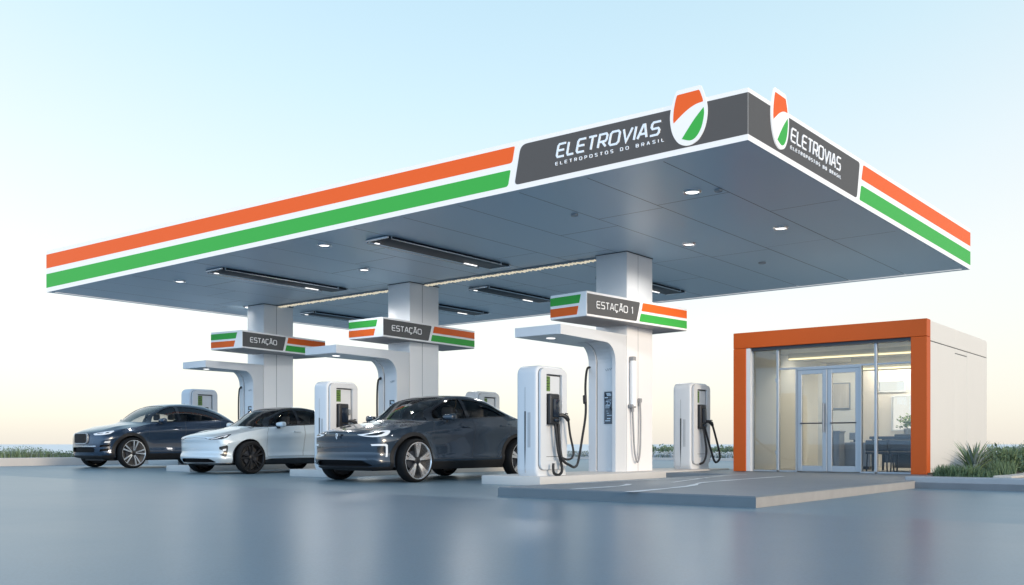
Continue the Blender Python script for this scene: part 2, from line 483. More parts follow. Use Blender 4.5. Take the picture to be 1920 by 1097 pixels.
bm = NB(); prism(bm, round_poly([(fx(965),.095,1),(KX1-.002,.098,0),(KX1-.002,.908,0),(fx(977),.908,1.6)], .07, .7), .006, front_fr); rel(obj('name_panel', bm, fas_gr))
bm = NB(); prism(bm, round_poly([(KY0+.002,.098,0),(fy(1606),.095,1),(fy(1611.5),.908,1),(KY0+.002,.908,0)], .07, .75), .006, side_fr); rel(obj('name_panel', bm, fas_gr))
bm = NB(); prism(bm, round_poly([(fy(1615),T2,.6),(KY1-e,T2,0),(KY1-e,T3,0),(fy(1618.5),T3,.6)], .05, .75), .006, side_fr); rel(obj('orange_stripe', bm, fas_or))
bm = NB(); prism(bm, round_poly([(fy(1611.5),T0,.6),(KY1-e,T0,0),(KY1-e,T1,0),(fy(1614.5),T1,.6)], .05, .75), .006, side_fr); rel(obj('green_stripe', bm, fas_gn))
# back and far ends repeat the stripes plainly
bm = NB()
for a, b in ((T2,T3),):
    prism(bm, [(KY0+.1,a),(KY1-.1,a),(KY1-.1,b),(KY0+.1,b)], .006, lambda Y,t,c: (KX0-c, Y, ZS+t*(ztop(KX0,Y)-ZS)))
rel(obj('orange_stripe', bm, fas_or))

letter_m = mat('letter_white', (.85,.85,.85), .4, emit=(1,1,1), es=.2)
# the words on the long fascia
xa, xb = fx(1042.5), fx(1243)
ht = .66   # metres of fascia height near the words
def fr1(a, b, c): return front_fr(xa + a, .452 + b/ht, c + .006)
bm = NB(); word(bm, 'ELETROVIAS', fr1, .195, .027, track=.17, aspect=.82, slant=.22, wmax=(xb-xa)-.05); rel(obj('lettering', bm, letter_m))
def fr2(a, b, c): return front_fr(xa + a, .305 + b/ht, c + .006)
bm = NB(); word(bm, 'ELETROPOSTOS DO BRASIL', fr2, .046, .0062, track=.62, aspect=.62, wmax=fx(1246)-xa); rel(obj('lettering', bm, letter_m))
ya, yb = fy(1480.5), fy(1575)
hs = .70
def fr3(a, b, c): return side_fr(ya + a, .44 + b/hs, c + .006)
bm = NB(); word(bm, 'ELETROVIAS', fr3, .21, .023, track=.17, aspect=.82, slant=.16, wmax=(yb-ya)-.03); rel(obj('lettering', bm, letter_m))
def fr4(a, b, c): return side_fr(ya + a, .285 + b/hs, c + .006)
bm = NB(); word(bm, 'ELETROPOSTOS DO BRASIL', fr4, .05, .0052, track=.62, aspect=.62, wmax=yb-ya); rel(obj('lettering', bm, letter_m))

def emblem(c0, half, zb, zt, fr, back):
    """white shield with an orange top field and a green lower leaf; local u in -1..1, v in 0..1"""
    em = NB()
    H = zt - zb
    out = cat([(-.60,1,0),(.60,1,0)],1) 
    side = cat([(.66,.985,0),(.80,.86,0),(.95,.66,0),(.97,.47,0),(.84,.25,0),(.55,.08,0),(.22,.012,0),(0,0,0)], 5)
    sh = [(p[0], p[1]) for p in side]
    full = [(-.58,1)] + [(.58,1)] + sh + [(-p[0], p[1]) for p in sh[-2::-1]]
    f = lambda u, v, c: fr(c0 + u*half, zb + v*H, c)
    prism(em, full, .018, f)
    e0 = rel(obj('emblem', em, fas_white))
    def field(pts, m, nm):
        b = NB(); prism(b, pts, .004, lambda u, v, c: f(u, v, c+.0183)); o = obj(nm, b, m); o.parent = e0
    top = [(-.55,.92),(.55,.92)] + [(p[0],p[1]) for p in cat([(.60,.90,0),(.74,.76,0),(.77,.70,0)],4)]
    top += [(p[0],p[1]) for p in cat([(.77,.70,0),(.35,.68,0),(-.15,.60,0),(-.78,.44,0)],5)][1:]
    top += [(p[0],p[1]) for p in cat([(-.80,.50,0),(-.77,.66,0),(-.68,.82,0),(-.60,.91,0)],4)]
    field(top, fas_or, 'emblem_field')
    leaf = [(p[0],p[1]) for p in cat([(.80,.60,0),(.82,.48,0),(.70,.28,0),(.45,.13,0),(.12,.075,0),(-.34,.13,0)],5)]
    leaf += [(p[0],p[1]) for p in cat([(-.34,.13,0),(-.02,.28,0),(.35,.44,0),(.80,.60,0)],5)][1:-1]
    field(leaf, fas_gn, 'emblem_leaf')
xs0, xs1 = fx(1259), fx(1328)
emblem((xs0+xs1)/2, (xs1-xs0)/2/.97, 4.27, 4.965, lambda X, Z, c: (X, KY0-.015-c, Z), 1)
ys0, ys1 = fy(1442), fy(1474.5)
emblem((ys0+ys1)/2, (ys1-ys0)/2/.97, 4.285, 5.0, lambda Y, Z, c: (KX1+.015+c, Y, Z), 1)

# ceiling fittings
def downlight(px, py, r, small=False, label=None):
    x, y = on_z(px, py, ZS)
    t = thing('sensor' if small else 'downlight', label, 'ceiling sensor' if small else 'downlight', (x, y, ZS), 0, None)
    bm = NB()
    lathe(bm, [(r*.82,-.004),(r*.95,-.026),(r*1.0,-.022),(r*1.08,-.002)], 28); obj('trim_ring', bm, chrome if not small else alu, t, 40)
    if not small:
        ld = bpy.data.lights.new('downlight_lamp', 'SPOT'); ld.energy = 55; ld.color = (1, .97, .93); ld.spot_size = R(165); ld.spot_blend = .4; ld.shadow_soft_size = r*.8
        lo = bpy.data.objects.new('downlight_lamp', ld); COL.objects.link(lo); lo.location = (0, 0, -.03-r*.8); lo.parent = t
    bm = NB(); lathe(bm, [(.0005,-.022),(r*.4,-.021),(r*.7,-.016),(r*.815,-.006)], 28); obj('lens', bm, lamp_m if not small else alu, t, 40)
downlight(1298,359,.125, label='round downlight in the soffit under the grey name panel by the front corner')
downlight(1292,457,.115, label='round downlight in the soffit just right of the nearest column top')
downlight(1464,427,.12, label='round downlight in the soffit nearest the right-hand fascia')
downlight(608,459,.12, label='round downlight behind the middle of the long green stripe')
downlight(683,505,.115, label='round downlight in the soffit left of the middle column top')
downlight(337,527,.12, label='leftmost round downlight in the soffit, near the canopy far left end')
downlight(466,575,.13, label='round downlight tucked behind the top of the farthest column')
downlight(1077,402,.055, True, 'small ceiling sensor behind the left end of the grey name panel')
downlight(1347,356,.055, True, 'small ceiling sensor right beside the foremost downlight')
downlight(1429,492,.07, True, 'small square-looking ceiling sensor near the right back of the soffit')

trough_m = mat('trough_navy', (.014,.020,.032), .5, spec=.25)
def trough(x, y0, y1, label):
    t = thing('strip_light', label, 'strip light', (x, (y0+y1)/2, ZS), 0, None)
    h = (y1-y0)/2
    bm = NB(); box(bm, -.25, .25, -h, h, -.045, -.002, .012)
    obj('housing', bm, trough_m, t, 30)
    for sx in (-.33, .265):
        bm = NB(); tube(bm, [(sx,-h*.98,-.05),(sx,h*.85,-.05)], .011, 8)
        tube(bm, [(sx,-h*.97,-.05),(sx,-h*.97,.0)], .012, 6); tube(bm, [(sx,h*.84,-.05),(sx,h*.84,0)], .012, 6)
        obj('rail', bm, chrome, t, 40)
    for yy in (-h-.03, h+.03):
        bm = NB(); box(bm, -.27, .27, yy-.03, yy+.02, -.05, -.003, .015); obj('end_cap', bm, chrome, t, 30)
    for yy, s in ((-h*.9,.05), (h*.62,.18)):
        bm = NB(); box(bm, -.235, -.19, yy-s, yy+s, -.054, -.0455, .004); obj('lamp', bm, lamp_m, t, 30)
    ld = bpy.data.lights.new('strip_lamp', 'SPOT'); ld.energy = 60; ld.color = (1, .97, .93); ld.spot_size = R(168); ld.spot_blend = .3; ld.shadow_soft_size = .1
    lo = bpy.data.objects.new('strip_lamp', ld); COL.objects.link(lo); lo.location = (-.21, h*.62, -.16); lo.parent = t
trough(-11.94, 11.15, 14.4, 'long dark strip light on the soffit between the nearest and middle columns, at the front')
trough(-16.63, 11.05, 14.3, 'long dark strip light on the soffit between the middle and farthest columns, at the front')
trough(-13.9, 16.05, 18.6, 'dark strip light behind the lit strip, left of the nearest column sign')
trough(-20.1, 16.2, 18.6, 'dark strip light farthest left at the back of the soffit')
trough(-16.65, 16.6, 19.3, 'dark strip light at the back of the soffit beside the middle column')
trough(-10.8, 16.6, 19.45, 'strip light behind the nearest column top with its end showing to the right')

def garland(x0, x1, y, label):
    t = thing('light_strip', label, 'light strip', ((x0+x1)/2, y, ZS), 0, None)
    h = (x1-x0)/2
    bm = NB(); box(bm, -h, h, -.06, .06, -.03, -.002, .008); obj('channel', bm, alu, t, 30)
    bm = NB(); n = int(2*h/.10)
    for k in range(n):
        xx = -h + (k+.5)*2*h/n; yy = .025*math.sin(k*1.7)
        tube(bm, [(xx-.06, yy-.03, -.036),(xx, yy+.03, -.05),(xx+.06, yy-.02, -.036)], [.014,.020,.014], 6)
    obj('led_row', bm, warm_lamp, t, 60)
garland(-14.55, -9.95, 15.0, 'glowing warm light strip along the soffit between the nearest and middle columns')
garland(-19.75, -15.4, 15.0, 'glowing warm light strip along the soffit between the middle and farthest columns')

# ---------------------------------------------------------------- columns
COLS = [(-9.21, 14.79, 'nearest'), (-14.64, 14.59, 'middle'), (-19.80, 14.55, 'farthest')]
def column(x, y, label):
    t = thing('column', label, 'column', (x-.34, y+.46, 0), 0, 'columns holding up the canopy')
    bm = NB(); box(bm, -.34, .335, -.46, .46, .0, ZS-.003, .008, 2)
    obj('cladding', bm, col_white, t, 40)
    bm = NB()
    box(bm, .3352, .34, -.46+.003, -.07, .12, ZS-.02, .002, 1); box(bm, .3352, .34, -.055, .457, .12, ZS-.02, .002, 1)
    obj('face_panel', bm, col_white, t, 40)
    bm = NB(); box(bm, .3352, .3365, -.0695, -.0555, .12, ZS-.02); obj('panel_joint', bm, groove, t)
    bm = NB(); box(bm, -.35, .35, -.47, .47, ZS-.012, ZS-.001); obj('head_joint', bm, dark_gr, t)  # thin dark plate between the column head and the soffit
    return t
column(*COLS[0][:2], 'white square column nearest the camera, with a grey hose hanging on it')
column(*COLS[1][:2], 'white square column in the middle, standing behind the dark grey car')
column(*COLS[2][:2], 'white square column farthest back, standing behind the white car')

# sign boxes, set a little askew as on the photograph
def sign(near, left, right, d0, ztop_, txt, label):
    (nx, nyt, nyb), (lx, lyt), (rx, ryt) = near, left, right
    def at(px, yt):
        d = (ztop_-HC)*FPX/(HZ-yt); r = (px-CXP)/FPX*d
        return Vector((CA*r-SA*d, SA*r+CA*d))
    N, Lp, Rp = at(nx, nyt), at(lx, lyt), at(rx, ryt)
    ax = (Rp-N); ln = ax.length; ax.normalize()
    lat = Vector((-ax.y, ax.x)); kx = (lx-CXP)/FPX; wd = (kx*(-SA*N.x+CA*N.y)-(CA*N.x+SA*N.y))/((CA*lat.x+SA*lat.y)-kx*(-SA*lat.x+CA*lat.y))
    d0 = (ztop_-HC)*FPX/(HZ-nyt); zb = HC + (HZ-nyb)*d0/FPX
    h = ztop_ - zb; c = N + ax*ln/2 + lat*wd/2
    t = thing('station_sign', label, 'sign', (c.x, c.y, zb), math.atan2(ax.y, ax.x), 'station signs around the columns')
    # local: +x along the long face, -y outward on the long face, x=-ln/2 short face
    bm = NB(); box(bm, -ln/2, ln/2, -wd/2, wd/2, .004, h, .004, 1); obj('box', bm, sign_white, t)
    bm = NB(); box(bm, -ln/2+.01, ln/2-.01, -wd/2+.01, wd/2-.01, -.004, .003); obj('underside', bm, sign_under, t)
    F = lambda a, b, c: (-ln/2 + a*ln, -wd/2 - c, b*h)
    S = lambda a, b, c: (-ln/2 - c, wd/2 - a*wd, b*h)
    bm = NB(); prism(bm, round_poly([(.004*ln,.09,0),(.465*ln,.09,1),(.50*ln,.91,1),(.004*ln,.91,0)], .03, h), .005, lambda a,b,c: F(a/ln,b,c)); obj('name_panel', bm, sign_grey, t)
    bm = NB(); prism(bm, [(.515,.555),(.997,.555),(.997,.905),(.53,.905)], .005, F); obj('orange_stripe', bm, sign_or, t)
    bm = NB(); prism(bm, [(.493,.10),(.997,.10),(.997,.44),(.508,.44)], .005, F); obj('green_stripe', bm, sign_gn, t)
    bm = NB(); prism(bm, [(.003,.555),(.80,.555),(.845,.89),(.003,.89)], .005, S); obj('green_stripe', bm, sign_gn, t)
    bm = NB(); prism(bm, [(.003,.10),(.735,.10),(.78,.44),(.003,.44)], .005, S); obj('orange_stripe', bm, sign_or, t)
    hh = h*.30
    a0, a1 = (.085, .425) if '1' in txt else (.085, .39)
    bm = NB(); word(bm, txt, lambda a, b, c: (-ln/2 + a0*ln + a, -wd/2 - .005 - c, h*.36 + b), hh, hh*.128, track=.16, aspect=.92, depth=.006, wmax=(a1-a0)*ln)
    obj('lettering', bm, sign_white, t)
sign((1100,545,592), (1032,556), (1288,579), 16, 3.26, 'ESTAÇÃO 1', 'striped sign box reading ESTAÇÃO 1 around the nearest column')
sign((718,594,631), (654,607), (890,621), 19, 3.30, 'ESTAÇÃO', 'striped sign box reading ESTAÇÃO around the middle column')
sign((454,618.5,652), (395.5,631.5), (610,639.5), 23, 3.36, 'ESTAÇÃO', 'striped sign box reading ESTAÇÃO around the farthest column')

# ---------------------------------------------------------------- islands
def island(x0, x1, y0, y1, label):
    bm = NB(); box(bm, x0, x1, y0, y1, -.03, .14, .018, 2)
    bmesh.ops.translate(bm, verts=bm.verts[:], vec=(-(x0+x1)/2, -(y0+y1)/2, 0))
    o = obj('charging_island', bm, concrete, None, 35); o.location = ((x0+x1)/2, (y0+y1)/2, 0)
    return tag(o, label, 'kerb island', 'concrete islands under the charging points')
island(-9.93, -8.735, 11.52, 18.05, 'pale concrete island carrying the nearest column and two chargers')
island(-15.35, -14.2, 11.9, 17.6, 'pale concrete island between the white car and the dark grey car')
island(-20.55, -19.55, 12.3, 17.2, 'pale concrete island behind the front of the white car')
island(-27.6, -25.9, 15.9, 19.4, 'pale concrete island farthest left, behind the dark blue SUV')

# ---------------------------------------------------------------- awning posts
def shelter(x, y, label, yscale=1, cable=True):
    t = thing('charging_awning', label, 'awning', (x, y, .14), 0, 'cantilever awnings before the columns')
    # local: x 0 = right face, -.98 = left end; y 0 = column front, front edge -2.09
    zt, zu = 2.51, 2.345
    bm = NB()
    prof = [(-2.09,zu),(-2.09,zt),(-.03,zt),(-.03,0),(-.40,0)]
    prof += [(-.40-.0, 2.0)]
    for k in range(9):
        a = R(90*k/8); prof.append((-.40-.33*(1-math.cos(a)), 2.0+(zu-2.0-.02)*math.sin(a)))
    P2 = []
    for p in prof:
        if not P2 or (abs(p[0]-P2[-1][0])+abs(p[1]-P2[-1][1])) > 1e-4: P2.append(p)
    prism(bm, P2, .07, lambda a, b, c: (-c, a, b))
    obj('side_frame', bm, white_pt, t)
    bm = NB(); box(bm, -.98, -.0705, -2.09, -.04, zu+.002, zt-.001, .006, 1); obj('roof_slab', bm, white_pt, t)
    bm = NB()
    prof2 = [(-.35, 0),(-.05,0),(-.05,zu-.002),(-.72,zu-.002)]
    for k in range(9):
        a = R(90*(8-k)/8); prof2.append((-.35-.36*(1-math.cos(a)), 1.98+(zu-1.985)*math.sin(a)))
    prism(bm, prof2, .355, lambda a, b, c: (-.0705-c, a, b)); obj('post', bm, white_pt, t)
    bm = NB(); prism(bm, [(p[0]-.03, p[1]) if p[0] < -.1 else p for p in prof2], .16, lambda a, b, c: (-.4385-c, a, b)); obj('side_frame', bm, white_pt, t)
    bm = NB(); box(bm, -.4383, -.4258, -.3525, -.10, .02, 2.05); obj('panel_joint', bm, dark_gr, t)
    sc = NB(); box(sc, -.27, -.085, -.362, -.3505, .87, 1.46, .004, 1); s = obj('screen', sc, screen_m, t)
    b2 = NB()
    random.seed(5)
    for r_, zz in enumerate((1.41,1.385,1.34,1.30,1.27,1.22,1.19,1.16,1.10,1.06,1.02,.96,.92)):
        x0 = -.255 + random.uniform(0,.05); wd = random.uniform(.03,.11)
        box(b2, x0, x0+wd, -.3635, -.3622, zz, zz+random.uniform(.008,.02))
    lathe(b2, [(.025,-.0),(.035,-.0)], 20, lambda a,b,c: (-.165+a, -.3632, 1.245+b))
    obj('screen_content', b2, screen_tx, s)
    bm = NB()   # small unreadable mark above the screen
    tube(bm, [(-.25,-.352,1.87),(-.225,-.352,1.84),(-.20,-.352,1.86),(-.20,-.352,1.885)], .006, 6)
    tube(bm, [(-.185,-.352,1.845),(-.16,-.352,1.885),(-.14,-.352,1.85),(-.115,-.352,1.888)], .006, 6)
    obj('printed_mark', bm, alu, t)
    bm = NB(); lathe(bm, [(.0005,-.006),(.06,-.006),(.075,.001)], 24, lambda a,b,c: (-.55+a, -1.62+b*1.3, zu+.002+c)); obj('downlight', bm, lamp_m, t, 40)
    if cable:
        bm = NB()
        tube(bm, cat([(-.52,-.40,1.93),(-.52,-.46,1.88),(-.54,-.47,1.6),(-.55,-.46,1.1),(-.54,-.44,.55),(-.52,-.42,.30)], 8), .021, 8)
        tube(bm, [(-.52,-.36,1.95),(-.52,-.41,1.93)], .03, 8)
        obj('cable', bm, black_rub, t, 60)
        bm = NB(); box(bm, -.40, -.28, -.40, -.352, .95, 1.12, .012); obj('holster', bm, black_pl, t, 40)
    if yscale != 1: t.scale = (1, yscale, 1)
    return t
shelter(-9.2, 14.79, 'white cantilever awning with a tall dark screen on its post, before the nearest column', cable=False)
shelter(-14.63, 14.59, 'white cantilever awning before the middle column, above the dark grey car')
shelter(-19.79, 14.55, 'white cantilever awning before the farthest column, above the white car', .80)

# ---------------------------------------------------------------- chargers
def charger(label, loc, cables='j'):
    """base at local z=0, +x = broad face with the socket, y 0..W"""
    W, D, H = .80, .41, 1.74
    t = thing('ev_charger', label, 'charger', loc, 0, 'charging cabinets on the islands')
    bm = NB()
    # shell: rounded rectangle outline in (y,z), closed to the foot, extruded along x with rounded rims
    ol = []
    r = .13
    for k in range(9):
        a = R(90 + 90*k/8); ol.append((r + r*math.cos(a), H - r + r*math.sin(a)))
    ol += [(0, .12), (.006,.07), (.03,.03), (.05,.0)]
    ol += [(W+.02,0),(W+.012,.04),(W,.10)]
    for k in range(9):
        a = R(90*k/8); ol.append((W - r + r*math.cos(a), H - r + r*math.sin(a)))
    cy, cz = W/2, H/2
    def ring(ins, x):
        out = []
        for y, z in ol:
            zz = z if z < .001 else z - ins*(1 if z > H-.2 else 0)*((z-(H-.2))/.2)
            yy = cy + (y-cy)*(1-ins/(W/2))
            out.append(bm.verts.new((x, yy, zz)))
        return out
    steps = []
    for k in range(6):
        a = R(90*k/5); steps.append((.06*(1-math.sin(a)), -D + .06*(1-math.cos(a))))
    for k in range(6):
        a = R(90*k/5); steps.append((.045*(1-math.cos(a)), -.045 + .045*math.sin(a)))
    rings = [ring(i, x) for i, x in steps]
    n = len(ol)
    for A, B in zip(rings, rings[1:]):
        for k in range(n):
            bm.faces.new((A[k], A[(k+1)%n], B[(k+1)%n], B[k]))
    bm.faces.new(rings[0]); bm.faces.new(rings[-1][::-1])
    obj('cabinet', bm, white_pt, t, 40)
    # broad-face frame standing proud round a sunk bay
    bm = NB()
    o1 = rrect(.045, W-.045, .10, H-.045, .10, 6); i1 = rrect(.20, .62, .24, 1.61, .025, 6)
    vo = [[bm.verts.new((x, a, b)) for a, b in o1] for x in (.0, .045)]
    vi = [[bm.verts.new((x, a, b)) for a, b in i1] for x in (.0, .045)]
    m = len(o1)
    for k in range(m):
        j = (k+1) % m
        bm.faces.new((vo[1][k],vo[1][j],vi[1][j],vi[1][k])); bm.faces.new((vo[0][k],vo[0][j],vo[1][j],vo[1][k])); bm.faces.new((vi[0][j],vi[0][k],vi[1][k],vi[1][j]))
    obj('face_frame', bm, white_pt, t, 30)
    bm = NB()   # dark joint between shell and frame, bay edges
    o2 = rrect(.041, W-.041, .096, H-.041, .104, 6)
    vv = [[bm.verts.new((x, a, b)) for a, b in o2] for x in (.0, .008)]
    ii = [bm.verts.new((.008, a, b)) for a, b in o1]
    for k in range(m):
        j = (k+1) % m
        bm.faces.new((vv[0][k],vv[0][j],vv[1][j],vv[1][k])); bm.faces.new((vv[1][k],vv[1][j],ii[j],ii[k]))
    obj('frame_joint', bm, dark_gr, t)
    bm = NB(); box(bm, .002, .006, .205, .615, .245, 1.605); obj('bay_panel', bm, white_pt, t)
    bm = NB()
    box(bm, .0065, .009, .205, .212, .30, .95); box(bm, .0065, .009, .213, .61, .30, .307); box(bm, .0065, .009, .604, .612, .307, 1.60)
    box(bm, .0065, .0085, .213, .603, 1.585, 1.604)
    obj('door_seam', bm, dark_gr, t)
    bm = NB()   # green notice
    box(bm, .0065, .0095, .225, .345, 1.34, 1.575, .002, 1); st = obj('notice', bm, green_st, t)
    bm = NB()
    for zz, a, b in ((1.545,.235,.33),(1.50,.235,.30),(1.455,.24,.335),(1.41,.24,.32),(1.37,.25,.31)): box(bm, .0098, .0108, a, b, zz, zz+.012)
    obj('notice_print', bm, black_pl, st)
    # socket unit
    bm = NB(); box(bm, .007, .11, .22, .47, .81, 1.30, .025, 3); un = obj('socket_unit', bm, black_pl, t, 40)
    bm = NB(); box(bm, .111, .125, .285, .44, .93, 1.22, .012, 2); box(bm, .111, .15, .30, .43, .86, .90, .01, 2); obj('cover', bm, screen_m, un, 40)
    bm = NB(); lathe(bm, [(.0005,.035),(.05,.035),(.06,.02),(.06,0)], 20, lambda a,b,c: (.007+c, .55+a*.8, 1.14+b)); obj('socket', bm, alu, t, 40)
    bm = NB(); box(bm, .007, .02, .52, .585, .78, .9, .006, 1); obj('label_plate', bm, alu, t)
    # plug with its grip
    bm = NB(); tube(bm, [(.07,.47,.96),(.12,.53,.965),(.15,.60,.93),(.155,.64,.88)], [.03,.032,.04,.03], 10); tube(bm, [(.13,.56,.95),(.16,.56,.99),(.16,.61,.985)], .012, 6)
    obj('plug', bm, black_pl, t, 60)
    # narrow-face slit and ribs
    bm = NB(); prism(bm, cat([(-.225,.10,0),(-.218,.5,0),(-.212,.85,0),(-.212,.86,0),(-.235,.86,0),(-.237,.85,0),(-.235,.5,0)],3)[:-1] and [(-.226,.10),(-.214,.45),(-.210,1.02),(-.238,1.02),(-.236,.45)], .003, lambda a,b,c: (a, -.001-c, b))
    obj('vent_slit', bm, dark_gr, t)
    bm = NB(); box(bm, -.228,-.222,-.003,.004,1.0,1.40); box(bm, -.228,-.222,-.003,.004,.05,.12)
    for k in range(3): box(bm, -.17+.02*k, -.163+.02*k, -.0025, .004, .45, 1.0)
    obj('face_groove', bm, groove, t)
    if cables == 'j':
        bm = NB(); tube(bm, cat([(.09,.36,.82),(.11,.36,.74),(.12,.41,.40),(.13,.50,.12),(.14,.42,.02),(.14,.28,.04),(.14,.25,.13),(.14,.255,.2)], 8), .022, 8); obj('cable', bm, black_rub, t, 60)
        bm = NB(); tube(bm, cat([(.155,.64,.88),(.16,.68,.66),(.17,.76,.36),(.165,.66,.26),(.12,.50,.30),(.09,.46,.50),(.08,.45,.83)], 8), .018, 8); obj('cable', bm, black_rub, t, 60)
    else:
        bm = NB(); tube(bm, cat([(.155,.64,.88),(.17,.72,.7),(.2,.86,.32),(.2,.84,.18),(.18,.70,.14),(.15,.60,.34),(.10,.44,.78),(.09,.42,.84)], 8), .022, 8); obj('cable', bm, black_rub, t, 60)
        bm = NB(); tube(bm, cat([(.09,.36,.82),(.11,.37,.7),(.13,.42,.36),(.12,.34,.16),(.09,.22,.10)], 8), .022, 8); obj('cable', bm, black_rub, t, 60)
    return t
c1 = charger('white charging cabinet at the front of the nearest island, beside the dark grey car', (-8.9, 11.645, .14))
c4 = charger('white charging cabinet at the back end of the nearest island, left of the orange shop', (-9.0, 16.85, .14), 'loop')
dup(c1, (-14.3, 11.985, .14), 'white charging cabinet between the white car and the dark grey car')
dup(c4, (-14.3, 16.45, .14), 'white charging cabinet mostly hidden behind the roof of the dark grey car')
dup(c1, (-25.75, 16.2, .14), 'white charging cabinet showing above the roof of the dark blue SUV', scale=(1.25,1.25,1.27))
# the long cable from the awning post down to the first cabinet
px = -9.2-.52; 
bm = NB()
tube(bm, cat([(-9.76,14.43,2.06),(-9.80,14.36,2.02),(-9.70,14.16,1.7),(-9.55,13.95,1.2),(-9.35,13.55,.75),(-9.05,13.0,.36),(-8.85,12.62,.27),(-8.72,12.3,.30),(-8.74,12.1,.42),(-8.80,12.1,.8),(-8.81,12.1,.96)], 10), .022, 8)
tube(bm, [(-9.655,14.07,1.52),(-9.64,14.05,1.44),(-9.62,14.03,1.38)], .035, 8)
tag(obj('charging_cable', bm, black_rub, None, 60), 'long black cable hanging from the nearest awning post down to the charging cabinet', 'cable')

# handset on the nearest column
t = thing('hose_unit', 'white tube handset with a grey hose loop hung on the nearest column', 'hose', (-9.205, 14.90, .14))
bm = NB(); tube(bm, [(.06,.0,1.20),(.06,.0,2.04)], .056, 20); box(bm, .0, .03, .045, .13, 1.42, 1.93, .01); obj('tube', bm, sign_white, t, 40)
bm = NB(); box(bm, .0, .10, -.045, .055, 2.0, 2.12, .015); obj('bracket', bm, grey_rub, t, 40)
bm = NB(); box(bm, .0, .10, -.085, .05, 1.17, 1.235, .012); tube(bm, [(.05,0,1.10),(.05,0,1.19)], .03, 10); obj('hose_coupling', bm, grey_rub, t, 40)
bm = NB(); box(bm, .0, .06, .25, .33, 1.28, 1.36, .015); tube(bm, [(.04,.27,1.22),(.04,.285,1.30)], .024, 10); obj('hose_holder', bm, grey_rub, t, 40)
bm = NB(); tube(bm, cat([(.05,0,1.14),(.055,.01,.9),(.06,.05,.4),(.06,.12,.20),(.06,.19,.19),(.055,.26,.40),(.05,.285,.9),(.04,.285,1.25)], 10), .017, 10); obj('hose', bm, grey_rub, t, 60)

# ---------------------------------------------------------------- shop
GX0, GX1, GY0, GY1, GB, GT = -8.143, -4.564, 16.98, 21.38, SZ, 2.80
shop = thing('shop', 'small cream shop kiosk with a bold orange frame around its glass front', 'shop', ((GX0+GX1)/2, GY0, GB))
def sh(o, p=None):
    if p is None:
        o.parent = shop; o.location = (-shop.location[0], -shop.location[1], -shop.location[2])
    else: o.parent = p
    return o
bm = NB(); box(bm, GX0, GX1, GY0, GY0+.22, 2.498, GT, .006, 1)
box(bm, GX0, -7.885, GY0, GY0+.22, GB, 2.494, .006, 1); box(bm, -4.83, GX1, GY0, GY0+.22, GB, 2.494, .006, 1)
sh(obj('orange_frame', bm, orange_pt))
WT = .14
bm = NB()
# right outer wall with panel joints, left wall, back wall with two window openings
for y0, y1, z0, z1 in ((GY0+.222,18.838,GB,2.425),(18.844,19.728,GB,2.33),(18.844,19.728,2.345,2.425),(19.745,GY1,GB,2.425),(GY0+.222,18.838,2.44,2.772),(18.844,GY1,2.44,2.772)):
    box(bm, GX1-WT, GX1-.004, y0, y1, z0, z1, .004, 1)
box(bm, GX0+.004, GX0+WT, GY0+.222, GY1, GB, 2.772)
BY = GY1 - WT
def holes(bm, x0, x1, z0, z1, hs, y0, y1):
    xs = sorted({x0, x1, *[h[0] for h in hs], *[h[1] for h in hs]}); zs = sorted({z0, z1, *[h[2] for h in hs], *[h[3] for h in hs]})
    for xa_, xb_ in zip(xs, xs[1:]):
        for za, zb_ in zip(zs, zs[1:]):
            xm, zm = (xa_+xb_)/2, (za+zb_)/2
            if not any(h[0] < xm < h[1] and h[2] < zm < h[3] for h in hs): box(bm, xa_, xb_, y0, y1, za, zb_)
HOL = [(-6.74,-6.14,1.78,2.04), (-6.45,-5.85,.93,1.70)]
holes(bm, GX0+WT+.001, GX1-WT-.001, GB, 2.772, HOL, BY, GY1-.001)
sh(obj('wall', bm, [store_wall]))
bm = NB(); box(bm, GX1-WT-.02, GX1-WT-.001, 17.3, GY1-.2, GB+.01, 2.5); sh(obj('inner_wall', bm, wall_in))
bm = NB(); box(bm, GX1-.035, GX1-.012, GY0+.224, GY1-.004, GB+.01, 2.77); sh(obj('joint_backing', bm, dark_gr))
bm = NB(); box(bm, GX0+.02, GX1-.02, GY0+.1, GY1-.02, 2.773, 2.792); sh(obj('roof', bm, store_wall))
bm = NB(); box(bm, GX0+WT, GX1-WT, GY0+.25, BY-.001, 2.50, 2.56); sh(obj('ceiling', bm, ceil_in))
bm = NB(); box(bm, GX0+WT, GX1-WT, GY0+.22, BY-.001, GB-.02, GB+.02); sh(obj('floor', bm, floor_in))
bm = NB(); box(bm, GX0+WT+.001, GX0+WT+.10, GY0+.225, BY-.002, GB+.021, 2.499); sh(obj('inner_wall', bm, wall_in))
bm = NB(); box(bm, -7.884, -7.80, GY0+.02, GY0+.2, GB+.003, 2.493); sh(obj('reveal', bm, white_pt))
bm = NB(); box(bm, -7.79, -4.832, GY0+.06, GY0+.2, 2.44, 2.497); sh(obj('head_channel', bm, furn_dk))
